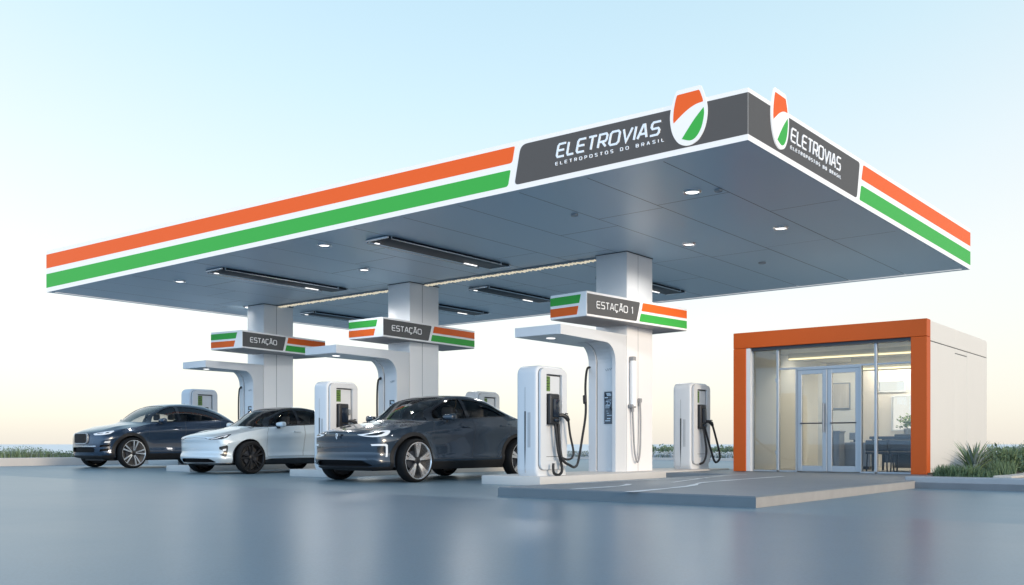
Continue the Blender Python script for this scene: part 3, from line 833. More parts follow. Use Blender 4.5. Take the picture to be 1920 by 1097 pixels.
# glazing
GYG = 17.13
def pane(x0, x1, z0, z1, nm='window'):
    bm = NB(); box(bm, x0, x1, GYG-.006, GYG+.006, z0, z1); return sh(obj(nm, bm, shop_glass))
pane(-7.79, -7.31, GB+.03, 2.44); pane(-7.26, -5.485, 2.09, 2.44); pane(-7.26, -6.93, GB+.03, 2.05)
pane(-5.71, -5.485, GB+.03, 2.05); pane(-5.43, -4.85, 2.09, 2.44); pane(-5.43, -4.85, GB+.03, 2.05)
bm = NB()
for x in (-7.285, -5.458): box(bm, x-.024, x+.024, GYG-.05, GYG+.03, GB+.025, 2.44, .004, 1)
box(bm, -7.80, -7.78, GYG-.03, GYG+.03, GB+.025, 2.44); box(bm, -4.85, -4.832, GYG-.03, GYG+.03, GB+.025, 2.44)
for a, b in ((-7.26,-5.483),(-5.433,-4.851)): box(bm, a, b, GYG-.028, GYG+.028, 2.055, 2.085)
for a, b in ((-7.779,-7.31),(-7.26,-6.92),(-5.72,-5.483),(-5.433,-4.851)): box(bm, a, b, GYG-.028, GYG+.028, GB+.003, GB+.032)
for z in (.45, 1.82): box(bm, -7.33, -7.30, GYG-.045, GYG-.01, z, z+.07)
sh(obj('glazing_frame', bm, alu))
bm = NB()
box(bm, -6.93,-6.905,GYG-.05,GYG+.05,GB+.003,2.052); box(bm,-5.735,-5.71,GYG-.05,GYG+.05,GB+.003,2.052); box(bm,-6.904,-5.736,GYG-.05,GYG+.05,2.03,2.052)
sh(obj('door_frame', bm, alu))
for x0, x1, hx in ((-6.902,-6.342,-6.43),(-6.334,-5.738,None)):
    bm = NB(); s = .085
    box(bm, x0, x0+s, GYG-.035, GYG+.025, GB+.02, 2.028, .004, 1); box(bm, x1-s, x1, GYG-.035, GYG+.025, GB+.02, 2.028, .004, 1)
    box(bm, x0+s, x1-s, GYG-.034, GYG+.024, 1.945, 2.028); box(bm, x0+s, x1-s, GYG-.034, GYG+.024, GB+.02, GB+.125)
    d = sh(obj('door', bm, alu))
    bm = NB(); box(bm, x0+s+.001, x1-s-.001, GYG-.008, GYG+.002, GB+.126, 1.944); o = obj('door_glass', bm, shop_glass); o.parent = d
    bm = NB(); tube(bm, [(x0+s-.02,GYG-.06,1.03),(x1-s+.02,GYG-.06,1.03)], .012, 8)
    tube(bm, [(x0+s-.01,GYG-.06,1.03),(x0+s-.01,GYG-.03,1.03)], .012, 6); tube(bm, [(x1-s+.01,GYG-.06,1.03),(x1-s+.01,GYG-.03,1.03)], .012, 6)
    o = obj('push_bar', bm, furn_dk); o.parent = d
    if hx:
        bm = NB(); tube(bm, [(hx+.04,GYG-.085,.86),(hx+.04,GYG-.085,1.40)], .018, 10)
        for z in (.93,1.33): tube(bm, [(hx+.04,GYG-.085,z),(hx+.04,GYG-.03,z)], .012, 6)
        o = obj('handle', bm, furn_gr, None, 60); o.parent = d
# shop inside
for yy, zz, x0, x1 in ((18.6,2.36,-7.7,-4.75),(20.3,2.22,-7.0,-4.75)):
    bm = NB(); box(bm, x0, x1, yy, yy+.34, zz, 2.499)
    k = sh(obj('ceiling_beam', bm, ceil_in))
    bm = NB(); box(bm, x0+.02, x1-.02, yy-.03, yy-.002, zz+.005, zz+.035); o = obj('cove_light', bm, cove_m); o.parent = k
    ld = bpy.data.lights.new('hidden_shop_lamp', 'AREA'); ld.shape = 'RECTANGLE'; ld.size = x1-x0-.2; ld.size_y = .12; ld.energy = 26; ld.color = (1, .93, .78)  # added lamp, out of sight behind the beam, brightening the shop inside
    lo = bpy.data.objects.new('hidden_shop_lamp', ld); COL.objects.link(lo); lo.location = ((x0+x1)/2 - (GX0+GX1)/2, yy+.60 - GY0, 2.48 - GB); lo.parent = shop
for h in HOL:
    bm = NB(); w = .03
    box(bm, h[0], h[1], BY-.02, BY+.04, h[2], h[2]+w); box(bm, h[0], h[1], BY-.02, BY+.04, h[3]-w, h[3]); box(bm, h[0], h[0]+w, BY-.02, BY+.04, h[2]+w, h[3]-w); box(bm, h[1]-w, h[1], BY-.02, BY+.04, h[2]+w, h[3]-w)
    k = sh(obj('back_window', bm, white_pt))
    bm = NB(); box(bm, h[0]+w, h[1]-w, BY+.01, BY+.016, h[2]+w, h[3]-w); o = obj('pane', bm, shop_glass); o.parent = k
# partition with picture, equipment, tables
t = thing('partition', 'pale free-standing partition wall inside the shop behind the doors', 'partition', (-7.0, 20.05, GB+.02))
bm = NB(); box(bm, -.62, .30, -.03, .03, 0, 2.15); obj('panel', bm, wall_in, t)
t = thing('framed_picture', 'framed pale picture seen through the right glass door', 'picture', (-7.115, 20.015, 1.67))
bm = NB(); box(bm, -.20, .20, -.025, 0, -.28, .28, .006, 1); obj('frame', bm, furn_gr, t)
bm = NB(); box(bm, -.175, .175, -.030, -.0255, -.255, .255); obj('print', bm, mat('picture_print', (.50,.47,.42), .6, noise_s=3, noise_a=.35, stretch=(4,1,.5)), t)
def cabinet(x, y, w, d, h, m, label, nm='counter_cabinet', extra=None):
    t = thing(nm, label, 'cabinet', (x, y, GB+.02))
    bm = NB(); box(bm, -w/2, w/2, -d/2, d/2, .06, h-.03, .008, 1); obj('carcass', bm, m, t)
    bm = NB(); box(bm, -w/2-.02, w/2+.02, -d/2-.02, d/2+.01, h-.029, h, .005, 1); obj('top', bm, furn_gr, t)
    bm = NB(); box(bm, -w/2+.03, w/2-.03, -d/2+.03, d/2-.03, 0, .06); obj('plinth', bm, furn_dk, t)
    bm = NB(); box(bm, -w/2+.02, -.005, -d/2-.012, -d/2-.001, .1, h-.06); box(bm, .005, w/2-.02, -d/2-.012, -d/2-.001, .1, h-.06); obj('door', bm, m, t)
cabinet(-6.74, 18.7, .22, .3, .77, furn_gr, 'grey self-service cabinet behind the right shop door', 'service_cabinet')
cabinet(-6.42, 19.15, .52, .4, .54, furn_gr, 'low grey counter cabinet behind the narrow glass pane')
t = thing('desk_monitor', 'small grey monitor on the low counter inside the shop', 'monitor', (-6.52, 19.1, GB+.02+.541))
bm = NB(); box(bm, -.10, .10, -.02, .01, .05, .20, .01, 2); obj('display', bm, furn_gr, t)
bm = NB(); box(bm, -.07, .07, -.05, .05, 0, .012); box(bm, -.02, .02, -.005, .015, .012, .07); obj('stand', bm, furn_dk, t)
t = thing('table', 'dark table behind the right-hand shop window', 'table', (-5.40, 18.3, GB+.02))
bm = NB(); box(bm, -.45, .45, -.36, .36, .60, .65, .006, 1); obj('table_top', bm, furn_dk, t)
bm = NB(); box(bm, -.42, .37, .30, .33, .15, .598); obj('modesty_panel', bm, furn_dk, t)
for sx, sy in ((-.40,-.31),(.35,-.31),(-.40,.29),(.35,.29)):
    bm = NB(); tube(bm, [(sx,sy,0),(sx,sy,.602)], .022, 8); obj('leg', bm, furn_dk, t)
t = thing('potted_plant', 'leafy potted plant on a low stand in front of the back shop window', 'plant', (-6.0, 20.9, GB+.02))
bm = NB(); box(bm, -.25, .30, -.12, .12, 0, .72, .01, 1); obj('stand', bm, furn_dk, t)
bm = NB(); lathe(bm, [(.0005,.722),(.07,.722),(.09,.84),(.08,.84),(.075,.82),(.0005,.82)], 20); obj('pot', bm, furn_gr, t, 40)
bm = NB()
for _ in range(160):
    a, r_ = random.uniform(0, 6.28), random.uniform(.03,.22); p = Vector((r_*math.cos(a), r_*math.sin(a)*.5, .85+random.uniform(0,.32)*(1-r_*2)))
    d = Vector((random.uniform(-1,1),random.uniform(-1,1),random.uniform(-.3,1))).normalized(); q = d.orthogonal().normalized()
    bm.faces.new([bm.verts.new(p), bm.verts.new(p+d*.04+q*.018), bm.verts.new(p+d*.08), bm.verts.new(p+d*.04-q*.018)])
obj('leaves', bm, green_b, t, recalc=False)
def chair(x, y, rz, label):
    t = thing('chair', label, 'chair', (x, y, GB+.02), rz)
    bm = NB(); box(bm, -.21, .21, -.2, .2, .32, .37, .02, 2); obj('seat', bm, furn_dk, t)
    bm = NB(); box(bm, -.20, .20, .19, .23, .371, .58, .018, 2); obj('backrest', bm, furn_dk, t)
    for sx, sy in ((-.17,-.17),(.17,-.17),(-.17,.18),(.17,.18)):
        bm = NB(); tube(bm, [(sx*1.1,sy*1.1,0),(sx,sy,.33)], .014, 6); obj('leg', bm, furn_dk, t)
chair(-5.62, 17.85, math.pi, 'dark chair at the left of the table in the shop window')
chair(-5.18, 17.83, math.pi, 'dark chair at the right of the table in the shop window')

# ---------------------------------------------------------------- plants
def blades(bm, cx, cy, z0, n, h, spread, w, lean=.5, mis=(0,), seg=4, rx=0., ry=0.):
    for _ in range(n):
        a = random.uniform(0, 2*math.pi); rr = math.sqrt(random.random())
        bx, by = cx + rx*rr*math.cos(a), cy + ry*rr*math.sin(a)
        b = random.uniform(0, 2*math.pi); hh = h*random.uniform(.55, 1.1); out = spread*random.uniform(.25, 1)
        d = Vector((math.cos(b), math.sin(b), 0)); s = Vector((-d.y, d.x, 0)); prev = None; mi = random.choice(mis)
        for k in range(seg+1):
            t = k/seg
            p = Vector((bx, by, z0)) + d*out*t**1.5 + Vector((0, 0, hh*(t - lean*.35*t*t)))
            ww = w*(1-t)**.8*.5 if k < seg else 0
            if k == seg: cur = [bm.verts.new(p)]
            else: cur = [bm.verts.new(p+s*ww), bm.verts.new(p-s*ww)]
            if prev:
                f = bm.faces.new((prev[0], prev[1], cur[1], cur[0]) if len(cur) == 2 else (prev[0], prev[1], cur[0])); f.material_index = mi
            prev = cur
def leafball(bm, c, rx, ry, rz, n, s, mis=(0,)):
    for _ in range(n):
        v = Vector((random.gauss(0,1), random.gauss(0,1), abs(random.gauss(0,1))*.9)).normalized()*random.uniform(.45,1)
        k = 1 + .35*noise.noise(Vector((v.x*2.1+c[0], v.y*2.1+c[1], v.z*2.1)))
        p = Vector((c[0]+v.x*rx*k, c[1]+v.y*ry*k, c[2]+v.z*rz*k))
        d = Vector((v.x+random.uniform(-.7,.7), v.y+random.uniform(-.7,.7), .6+random.uniform(-.5,.7))).normalized()
        t = d.cross(Vector((random.uniform(-1,1),random.uniform(-1,1),random.uniform(-1,1)))).normalized()
        ss = s*random.uniform(.6,1.3)
        f = bm.faces.new([bm.verts.new(p - d*ss*.2), bm.verts.new(p + t*ss*.22 + d*ss*.4), bm.verts.new(p + d*ss), bm.verts.new(p - t*ss*.22 + d*ss*.4)])
        f.material_index = random.choice(mis)
def stems(bm, c, rx, ry, h, n=7):
    for k in range(n):
        a = 2*math.pi*k/n; tube(bm, [(c[0],c[1],c[2]),(c[0]+.35*rx*math.cos(a),c[1]+.35*ry*math.sin(a),c[2]+h*.4),(c[0]+.75*rx*math.cos(a),c[1]+.75*ry*math.sin(a),c[2]+h*.8)], [.012,.009,.004], 5)

random.seed(11)
t = thing('spiky_plant', 'spiky upright plant with long blades in the bed beside the shop side wall', 'plant', (-3.52, 15.6, .15))
bm = NB(); blades(bm, 0, 0, 0, 130, .62, .50, .05, .5, (1,1,2,2), 6, .05, .05); obj('leaves', bm, [green_a, green_b, green_c], t, recalc=False)
bm = NB(); tube(bm, [(0,0,-.02),(0,0,.12)], [.06,.04], 8); obj('base', bm, stem_m, t)
GR = 'low grass clumps in the bed beside the shop'
for x, y, rx, ry, h, n, lb in ((-3.70,14.85,.20,.16,.19,420,'low green grass clump right at the foot of the orange frame corner'),
                         (-3.50,14.84,.24,.18,.24,460,'low green grass clump in front of the spiky plant'),
                         (-3.27,14.85,.20,.18,.17,340,'low green grass clump at the kerb beside the stone edging'),
                         (-3.85,15.5,.18,.3,.22,420,'low green grass clump against the cream side wall of the shop'),
                         (-3.3,16.3,.22,.4,.30,420,'taller grass clump behind the spiky plant')):
    bm = NB(); blades(bm, 0, 0, 0, n, h, .14, .013, .5, (0,0,1), 3, rx, ry); o = obj('grass_clump', bm, [green_a, green_b], None, recalc=False); o.location = (x, y, .15)
    tag(o, lb, 'grass', GR)
def bush(x, y, rx, ry, h, n, s, mis, label, group, z0=.1, nm='bush'):
    t = thing(nm, label, 'bush', (x, y, z0), 0, group)
    bm = NB(); leafball(bm, (0,0,0), rx, ry, h, n, s, mis); blades(bm, 0, 0, h*.3, n//6, h*.85, rx*.5, s*.35, .2, mis, 3, rx*.8, ry*.8)
    obj('foliage', bm, [green_a, green_b, green_c, flower_m], t, recalc=False)
    bm = NB(); stems(bm, (0,0,-.03), rx, ry, h); obj('stem', bm, stem_m, t)
BG = 'bushes behind the stone edging on the right'
for i, (x, y, rx, ry, h, mis, lb) in enumerate(((-3.75,19.0,.6,.9,.52,(0,0,1),'dark green bush just right of the shop back corner'),
      (-2.2,19.5,.8,.9,.50,(0,0,1,2),'dark green bush on sand at the right edge of the picture'),
      (-2.3,17.6,.42,.5,.28,(2,2,3),'low pale grey-blue shrub on the sand beyond the stone edging'),
      (-.9,21.0,1.0,1.0,.55,(0,1,2),'wide green bush farthest right on the sandy ground'),
      (-3.6,21.6,.9,.9,.60,(0,0,2),'dark bush behind the shop by its back wall'))):
    bush(x, y, rx, ry, h*.82, 1500, .085, mis, lb, BG, .14)
random.seed(21)
def cover(name, x0, x1, y0, y1, n, h, s, mis, label_kind='stuff', z0=.08, dens=None):
    bm = NB()
    for _ in range(n):
        x, y = random.uniform(x0, x1), random.uniform(y0, y1)
        k = .55 + .75*abs(noise.noise(Vector((x*.35, y*.35, 3)))) + .3*noise.noise(Vector((x*1.3, y*1.3, 8)))
        blades(bm, x, y, z0, 3, h*k, h*.35, s, .4, mis, 2, .15, .15)
        p = Vector((x, y, z0 + h*k*random.uniform(.1,.95)))
        d = Vector((random.uniform(-1,1), random.uniform(-1,1), random.uniform(-.2,1))).normalized(); q = d.orthogonal().normalized()
        f = bm.faces.new([bm.verts.new(p-d*s), bm.verts.new(p+q*s*.8), bm.verts.new(p+d*s*1.4), bm.verts.new(p-q*s*.8)]); f.material_index = random.choice(mis)
    return tag(obj(name, bm, [green_a, green_b, green_c, flower_m], None, recalc=False), kind=label_kind)
tag(cover('shrub_cover', -27, 13, 44, 50, 11000, .62, .06, (0,0,1,2)), 'low dark shrubbery in a long band behind the forecourt')
tag(cover('flower_cover', -27, 13, 33.8, 37.5, 17000, .34, .034, (2,3,3,3,0)), 'pale bluish flowering ground cover along the far kerb')
tag(cover('grass_cover', -29.9, -28.95, 6, 40, 6000, .36, .020, (0,1,1,2), z0=.18), 'tufty green grass growing behind the left kerb')
tag(cover('grass_cover', -32.8, -30.3, 8, 40, 3600, .38, .03, (0,1,2,2), z0=.18), 'looser grass on the verge towards the sea')

#@@CARS@@
# ---------------------------------------------------------------- cars
def pchip(pts):
    x = np.array([p[0] for p in pts], float); y = np.array([p[1] for p in pts], float)
    h = np.diff(x); d = np.diff(y)/h; m = np.zeros(len(x))
    for i in range(1, len(x)-1):
        if d[i-1]*d[i] > 0:
            w1, w2 = 2*h[i]+h[i-1], h[i]+2*h[i-1]; m[i] = (w1+w2)/(w1/d[i-1]+w2/d[i])
    m[0], m[-1] = d[0], d[-1]
    def f(t):
        t = min(max(t, x[0]), x[-1]); i = min(max(int(np.searchsorted(x, t)) - 1, 0), len(h)-1)
        s = (t-x[i])/h[i]
        return ((1+2*s)*(1-s)**2*y[i] + s*(1-s)**2*h[i]*m[i] + s*s*(3-2*s)*y[i+1] + s*s*(s-1)*h[i]*m[i+1])
    return f
def sstep(a, b, t):
    t = min(max((t-a)/(b-a), 0), 1); return t*t*(3-2*t)

def in_poly(p, poly):
    x, y = p; c = False; n = len(poly); j = n-1
    for i in range(n):
        xi, yi = poly[i]; xj, yj = poly[j]
        if (yi > y) != (yj > y) and x < (xj-xi)*(y-yi)/(yj-yi)+xi: c = not c
        j = i
    return c

def cut_region(bm, poly, A, B, filt, layer, rid, only=None):
    """split the faces along the polygon drawn in the plane (A,B); faces inside get region id rid"""
    A, B = Vector(A), Vector(B); n = len(poly)
    pr = lambda c: (c.dot(A), c.dot(B))
    amin, amax = min(p[0] for p in poly), max(p[0] for p in poly); bmin, bmax = min(p[1] for p in poly), max(p[1] for p in poly)
    def near(lo0, hi0, lo1, hi1):
        out = []
        for f in bm.faces:
            if only is not None and f[layer] not in only: continue
            q = [pr(v.co) for v in f.verts]
            if max(p[0] for p in q) < lo0 or min(p[0] for p in q) > hi0 or max(p[1] for p in q) < lo1 or min(p[1] for p in q) > hi1: continue
            if filt(f): out.append(f)
        return out
    for i in range(n):
        p, q = poly[i], poly[(i+1) % n]
        fs = near(min(p[0],q[0])-1e-4, max(p[0],q[0])+1e-4, min(p[1],q[1])-1e-4, max(p[1],q[1])+1e-4)
        if not fs: continue
        nn = (q[1]-p[1])*A - (q[0]-p[0])*B
        if nn.length < 1e-9: continue
        # a point with the projection p: solve in span(A,B)
        aa, ab, bb = A.dot(A), A.dot(B), B.dot(B); det = aa*bb-ab*ab
        u = (p[0]*bb-p[1]*ab)/det; v = (p[1]*aa-p[0]*ab)/det
        geom = list({v_ for f in fs for v_ in f.verts}) + list({e_ for f in fs for e_ in f.edges}) + fs
        bmesh.ops.bisect_plane(bm, geom=geom, dist=1e-5, plane_co=A*u+B*v, plane_no=nn.normalized())
    hit = []
    for f in near(amin, amax, bmin, bmax):
        c = f.calc_center_median()
        if in_poly(pr(c), poly):
            f[layer] = rid; hit.append(f)
    return hit

def strip(pts, w):
    """thin closed polygon round a 2-D polyline"""
    rb = ribbon(pts, w, False)
    return [tuple(a) for a, b in rb] + [tuple(b) for a, b in rb[::-1]]

def car_surface(P):
    top, belt, bot, hwf = pchip(P['top']), pchip(P['belt']), pchip(P['bot']), pchip(P['hw'])
    roofw = pchip(P['roofw']); side = pchip(P['side']); nose = pchip(P['nose']); tail = pchip(P['tail'])
    L = P['L']; NBk, NS = 26, 26
    st = [0,.012,.03,.055,.09,.13,.18,.24,.31,.39,.48,.57] + list(np.arange(.66, L-.5, .065)) + [L-x for x in (.46,.38,.30,.23,.17,.12,.08,.045,.02,0)]
    zfs = [k/(NS-1) for k in range(NS)]
    def upper(t, u, xb, zb, zt):
        """u 0..1 from belt to centre; returns x,z"""
        h = max(zt-zb, .004); g = sstep(.10, .34, h)
        # hood-like crown
        a = 1-u; x1 = xb*a; z1 = zb + h*(1-a**P.get('crown', 2.6))
        # greenhouse: polyline-spline
        rw = roofw(t)
        gx = pchip_g(u); gz = pchip_h(u)
        x2 = xb + (rw-xb)*gx if gx <= 1 else rw*(2-gx)
        z2 = zb + h*gz
        return x1*(1-g)+x2*g, z1*(1-g)+z2*g
    pchip_g = pchip([(0,0),(.15,.22),(.30,.50),(.42,.80),(.50,1.0),(.60,1.18),(.75,1.5),(1,2)])
    pchip_h = pchip([(0,0),(.15,.33),(.30,.63),(.42,.845),(.50,.915),(.60,.955),(.75,.985),(1,1)])
    fl = P['flare']
    def ringpts(t):
        hw, zb, zt, z0 = hwf(t), belt(t), max(top(t), belt(t)+.004), bot(t)
        sx = [hw*side(zf) for zf in zfs]; sz = [z0+zf*(zb-z0) for zf in zfs]
        for k in range(NS):
            for (wy, wz) in P['wheels']:
                r = math.hypot(t-wy, sz[k]-wz); sx[k] += fl*(1-sstep(P['ra']-.02, P['ra']+.17, r))
        under = [(sx[0]*j/(NBk-1), z0) for j in range(NBk-1)]
        up = [upper(t, j/(NBk-1), sx[-1], zb, zt) for j in range(1, NBk)]
        # hood crease
        if t < P['cowl']:
            up = [(x, z + P.get('crease', .012)*math.exp(-((x/hw-.62)/.10)**2)*sstep(.05,.5,t)*(1-sstep(P['cowl']-.5,P['cowl'],t))) for x, z in up]
        return under, list(zip(sx, sz)), up
    def yoff(x, z, t):
        fF = 1-sstep(0, 1.15, t); fR = sstep(L-1.0, L, t)
        return (nose(z) + P['bowF']*(abs(x)/.95)**P['bowp'])*fF - (tail(z) + P['bowR']*(abs(x)/.95)**2.6)*fR + P['wsbow']*((x/.8)**2)*sstep(P['cowl']-.55,P['cowl'],t)*(1-sstep(P['cowl']+.35,P['cowl']+1.0,t))*sstep(.85,1.05,z)
    bm = NB(); rings = []
    for t in st:
        u_, s_, p_ = ringpts(t)
        pts = u_ + s_ + p_
        ring = []
        for sg in (1, -1):
            seq = pts if sg == 1 else pts[1:-1]
            ring.append([bm.verts.new((sg*x, t + yoff(x, z, t), z)) for x, z in seq])
        full = ring[0] + ring[1][::-1]
        rings.append((full, pts))
    for (A, _), (B, _) in zip(rings, rings[1:]):
        n = len(A)
        for k in range(n):
            bm.faces.new((A[k], A[(k+1) % n], B[(k+1) % n], B[k]))
    # end grids
    def endgrid(ring, pts, t, flip):
        n = len(pts); full = ring
        def vert(sgn, idx):
            if idx == 0: return full[0]
            if idx == n-1: return full[n-1]
            return full[idx] if sgn > 0 else full[2*(n-1)-idx]
        cols = {}
        for sg in (1, -1):
            for j in range(NBk):
                col = []
                b = j if j < NBk-1 else NBk-1
                for k in range(NS):
                    if j == NBk-1: v = vert(sg, NBk-1+k)
                    elif k == 0: v = vert(sg, j)
                    elif k == NS-1: v = vert(sg, n-1-j)
                    elif j == 0 and sg == -1: v = cols[(1,0)][k]
                    else:
                        fr_ = j/(NBk-1); x = fr_*pts[NBk-1+k][0]
                        zb_, zt_ = pts[j][1], pts[n-1-j][1]; z = zb_ + (zt_-zb_)*zfs[k]
                        v = bm.verts.new((sg*x, t + yoff(x, z, t), z))
                    col.append(v)
                cols[(sg, j)] = col
        for sg in (1, -1):
            for j in range(NBk-1):
                a, b = cols[(sg, j)], cols[(sg, j+1)]
                for k in range(NS-1):
                    q = (a[k], b[k], b[k+1], a[k+1])
                    if len(set(q)) == 4: bm.faces.new(q if (sg > 0) != flip else q[::-1])
    endgrid(*rings[0], st[0], False); endgrid(*rings[-1], st[-1], True)
    bmesh.ops.recalc_face_normals(bm, faces=bm.faces[:])
    # soften the front and rear perimeters
    for _ in range(P.get('soft', 4)):
        vs_ = [v for v in bm.verts if v.co.y < .55 or v.co.y > L-.5]
        bmesh.ops.smooth_vert(bm, verts=vs_, factor=.5, use_axis_x=True, use_axis_y=True, use_axis_z=True)
    bmesh.ops.delete(bm, geom=[f for f in bm.faces if f.calc_center_median().x < 0], context='FACES')
    for v in bm.verts:
        if abs(v.co.x) < 1e-3: v.co.x = 0
    return bm

def circ(cy, cz, r, n=40): return [(cy+r*math.cos(2*math.pi*k/n), cz+r*math.sin(2*math.pi*k/n)) for k in range(n)]

OFF = {'headlight_core': 0, 'lower_grille': -.05, 'fog_recess': -.03, 'running_light': .004, 'lower_blade': .018, 'upper_slot': -.015,
       'windshield': -.007, 'side_window': -.010, 'window_trim': .003, 'rear_window': -.006, 'arch_trim': .010, 'sill_cladding': .012, 'lower_lip': .010, 'side_intake': -.04, 'bumper_bar': .012, 'fog_lamp': -.006}
def build_car(P, label):
    root = thing('parked_car', label, 'car', (0, 0, 0), 0, 'cars parked at the charging points')
    bm = car_surface(P)
    lay = bm.faces.layers.int.new('reg')
    YZ = ((0,1,0), (0,0,1)); XZ = ((1,0,0), (0,0,1)); XY = ((1,0,0), (0,1,0)); AZ = ((1,.6,0), (0,0,1))
    sidef = lambda f: f.normal.x > .25
    ra = P['ra']
    (w1, wz), (w2, _) = P['wheels']
    REG = {}; rid = [1]
    def reg(name, m, center=False, parent='body', lab=None):
        REG[rid[0]] = (name, m, center, parent, lab); rid[0] += 1; return rid[0]-1
    # wheel openings
    dead = rid[0]; rid[0] += 1
    for wy in (w1, w2):
        cut_region(bm, circ(wy, wz, ra, 44), *YZ, lambda f: f.calc_center_median().x > .50 and f.calc_center_median().z < 1.0, lay, dead)
    bmesh.ops.delete(bm, geom=[f for f in bm.faces if f[lay] == dead], context='FACES')
    side_low = lambda f: f.normal.x > .12 and f.calc_center_median().x > .5
    # lower cladding
    if P.get('clad'):
        r_ = reg('sill_cladding', P['trim'])
        cut_region(bm, P['clad'], *YZ, lambda f: f.calc_center_median().x > .4, lay, r_)
    if P.get('arch'):
        for wy in (w1, w2):
            r_ = reg('arch_trim', P['trim'])
            a = [p for p in circ(wy, wz, ra+P['arch'], 44)]
            cut_region(bm, a, *YZ, lambda f: side_low(f) and f.calc_center_median().y > .12, lay, r_)
    # front openings
    for nm, poly, proj, m, cen in P['front']:
        r_ = reg(nm, MATS[m] if isinstance(m, str) else m, cen)
        A, B = {'xz': XZ, 'az': AZ}[proj]
        cut_region(bm, poly, A, B, lambda f: f.normal.y < -.12 and f.calc_center_median().y < .9, lay, r_)
    # hood shut line
    gap = rid[0]; rid[0] += 1
    cut_region(bm, strip(P['hoodline'], .009), *XY, lambda f: f.normal.z > .3 and f.calc_center_median().y < P['cowl']+.3, lay, gap, only=(0,))
    # greenhouse
    if P.get('roofpoly'):
        r_ = reg('roof', P['roofmat'], True)
        cut_region(bm, P['roofpoly'], *YZ, lambda f: f.calc_center_median().z > P['belt'][3][1]-.1, lay, r_)
    wsf = lambda f: f.normal.y < -.15 and f.normal.z > .2 and f.calc_center_median().y < P['cowl']+1.3 and f.calc_center_median().z > P['wsz']
    r_ = reg('windshield', car_glass, True); cut_region(bm, P['ws'], *XZ, wsf, lay, r_)
    rwf = lambda f: f.normal.y > .12 and f.normal.z > .15 and f.calc_center_median().y > P['rwy']
    r_ = reg('rear_window', car_glass, True); cut_region(bm, P['rw'], *XZ, rwf, lay, r_)
    gf = lambda f: f.normal.x > .2 and f.calc_center_median().z > .85 and f.calc_center_median().x > .3
    r_ = reg('window_trim', P['wtrim']); cut_region(bm, P['dlo'], *YZ, gf, lay, r_)
    for poly in P['wins']:
        r_ = reg('side_window', car_glass); cut_region(bm, poly, *YZ, gf, lay, r_)
    # doors and shut lines
    drs = []
    for poly in P['doors']:
        r_ = reg('door', P['paint']); drs.append(r_)
        o = []
        cy = sum(p[0] for p in poly)/len(poly); cz = sum(p[1] for p in poly)/len(poly)
        cut_region(bm, poly, *YZ, side_low, lay, gap, only=(0,))
        ins = [(p[0] + (.006 if p[0] < cy else -.006), p[1] + (.006 if p[1] < cz else 0)) for p in poly]
        cut_region(bm, ins, *YZ, side_low, lay, r_, only=(gap,))
    if P.get('fuel'):
        pass
    # sort faces into objects
    groups = {}
    for f in bm.faces: groups.setdefault(f[lay], []).append(f)
    def sub(ids, mirror, mids=None, off=0):
        b = NB(); vm = {}
        for k in ids:
            for f in groups.get(k, []):
                vv = []
                for v in f.verts:
                    q = vm.get(v)
                    if q is None: q = vm[v] = b.verts.new(v.co)
                    vv.append(q)
                nf = b.faces.new(vv); nf.material_index = (mids or {}).get(k, 0)
        if off:
            b.normal_update()
            nv = {v: v.normal.copy() for v in b.verts}
            bnd = [e_ for e_ in b.edges if len(e_.link_faces) == 1 and not all(abs(v.co.x) < 1e-4 for v in e_.verts)]
            old = {v: v.co.copy() for v in b.verts}
            for v in b.verts:
                n_ = nv[v]
                if abs(v.co.x) < 1e-4: n_ = Vector((0, n_.y, n_.z)).normalized()
                v.co += n_*off
            base = {}
            for e_ in bnd:
                f0 = e_.link_faces[0]
                for v in e_.verts:
                    if v not in base: base[v] = b.verts.new(old[v])
                lp = next(l_ for l_ in f0.loops if l_.edge == e_)
                a_, c_ = lp.vert, lp.link_loop_next.vert
                try: nf = b.faces.new((c_, a_, base[a_], base[c_])); nf.material_index = f0.material_index
                except ValueError: pass
        if mirror:
            g = bmesh.ops.duplicate(b, geom=b.verts[:]+b.edges[:]+b.faces[:])['geom']
            for e_ in g:
                if isinstance(e_, bmesh.types.BMVert): e_.co.x = -e_.co.x
            bmesh.ops.reverse_faces(b, faces=[e_ for e_ in g if isinstance(e_, bmesh.types.BMFace)])
            if mirror == 'weld': bmesh.ops.remove_doubles(b, verts=[v for v in b.verts if abs(v.co.x) < 1e-4], dist=1e-4)
        return b
    def flipx(b):
        for v in b.verts: v.co.x = -v.co.x
        bmesh.ops.reverse_faces(b, faces=b.faces[:]); return b
    body = obj('body', sub([0, gap], 'weld', {0: 0, gap: 1}), [P['paint'], dark_gr], root, 42, recalc=False)
    done = {}
    for k, (nm, m, cen, par, lab) in REG.items():
        if k not in groups: continue
        of = OFF.get(nm, 0)
        if cen: done[k] = [obj(nm, sub([k], 'weld', off=of), m, root, 42, recalc=False)]
        else: done[k] = [obj(nm, sub([k], None, off=of), m, root, 42, recalc=False), obj(nm, flipx(sub([k], None, off=of)), m, root, 42, recalc=False)]
    # handles on the doors
    for k, h in zip(drs, P['handles']):
        for s, o in zip((1, -1), done.get(k, [])):
            b = NB(); x = P['hw_side']; box(b, x-.02, x+.012, h[0]-.10, h[0]+.10, h[1]-.013, h[1]+.013, .008, 2)
            if s < 0:
                for v in b.verts: v.co.x = -v.co.x
            obj('handle', b, P['handle_m'], o, 40)
    bm.free()
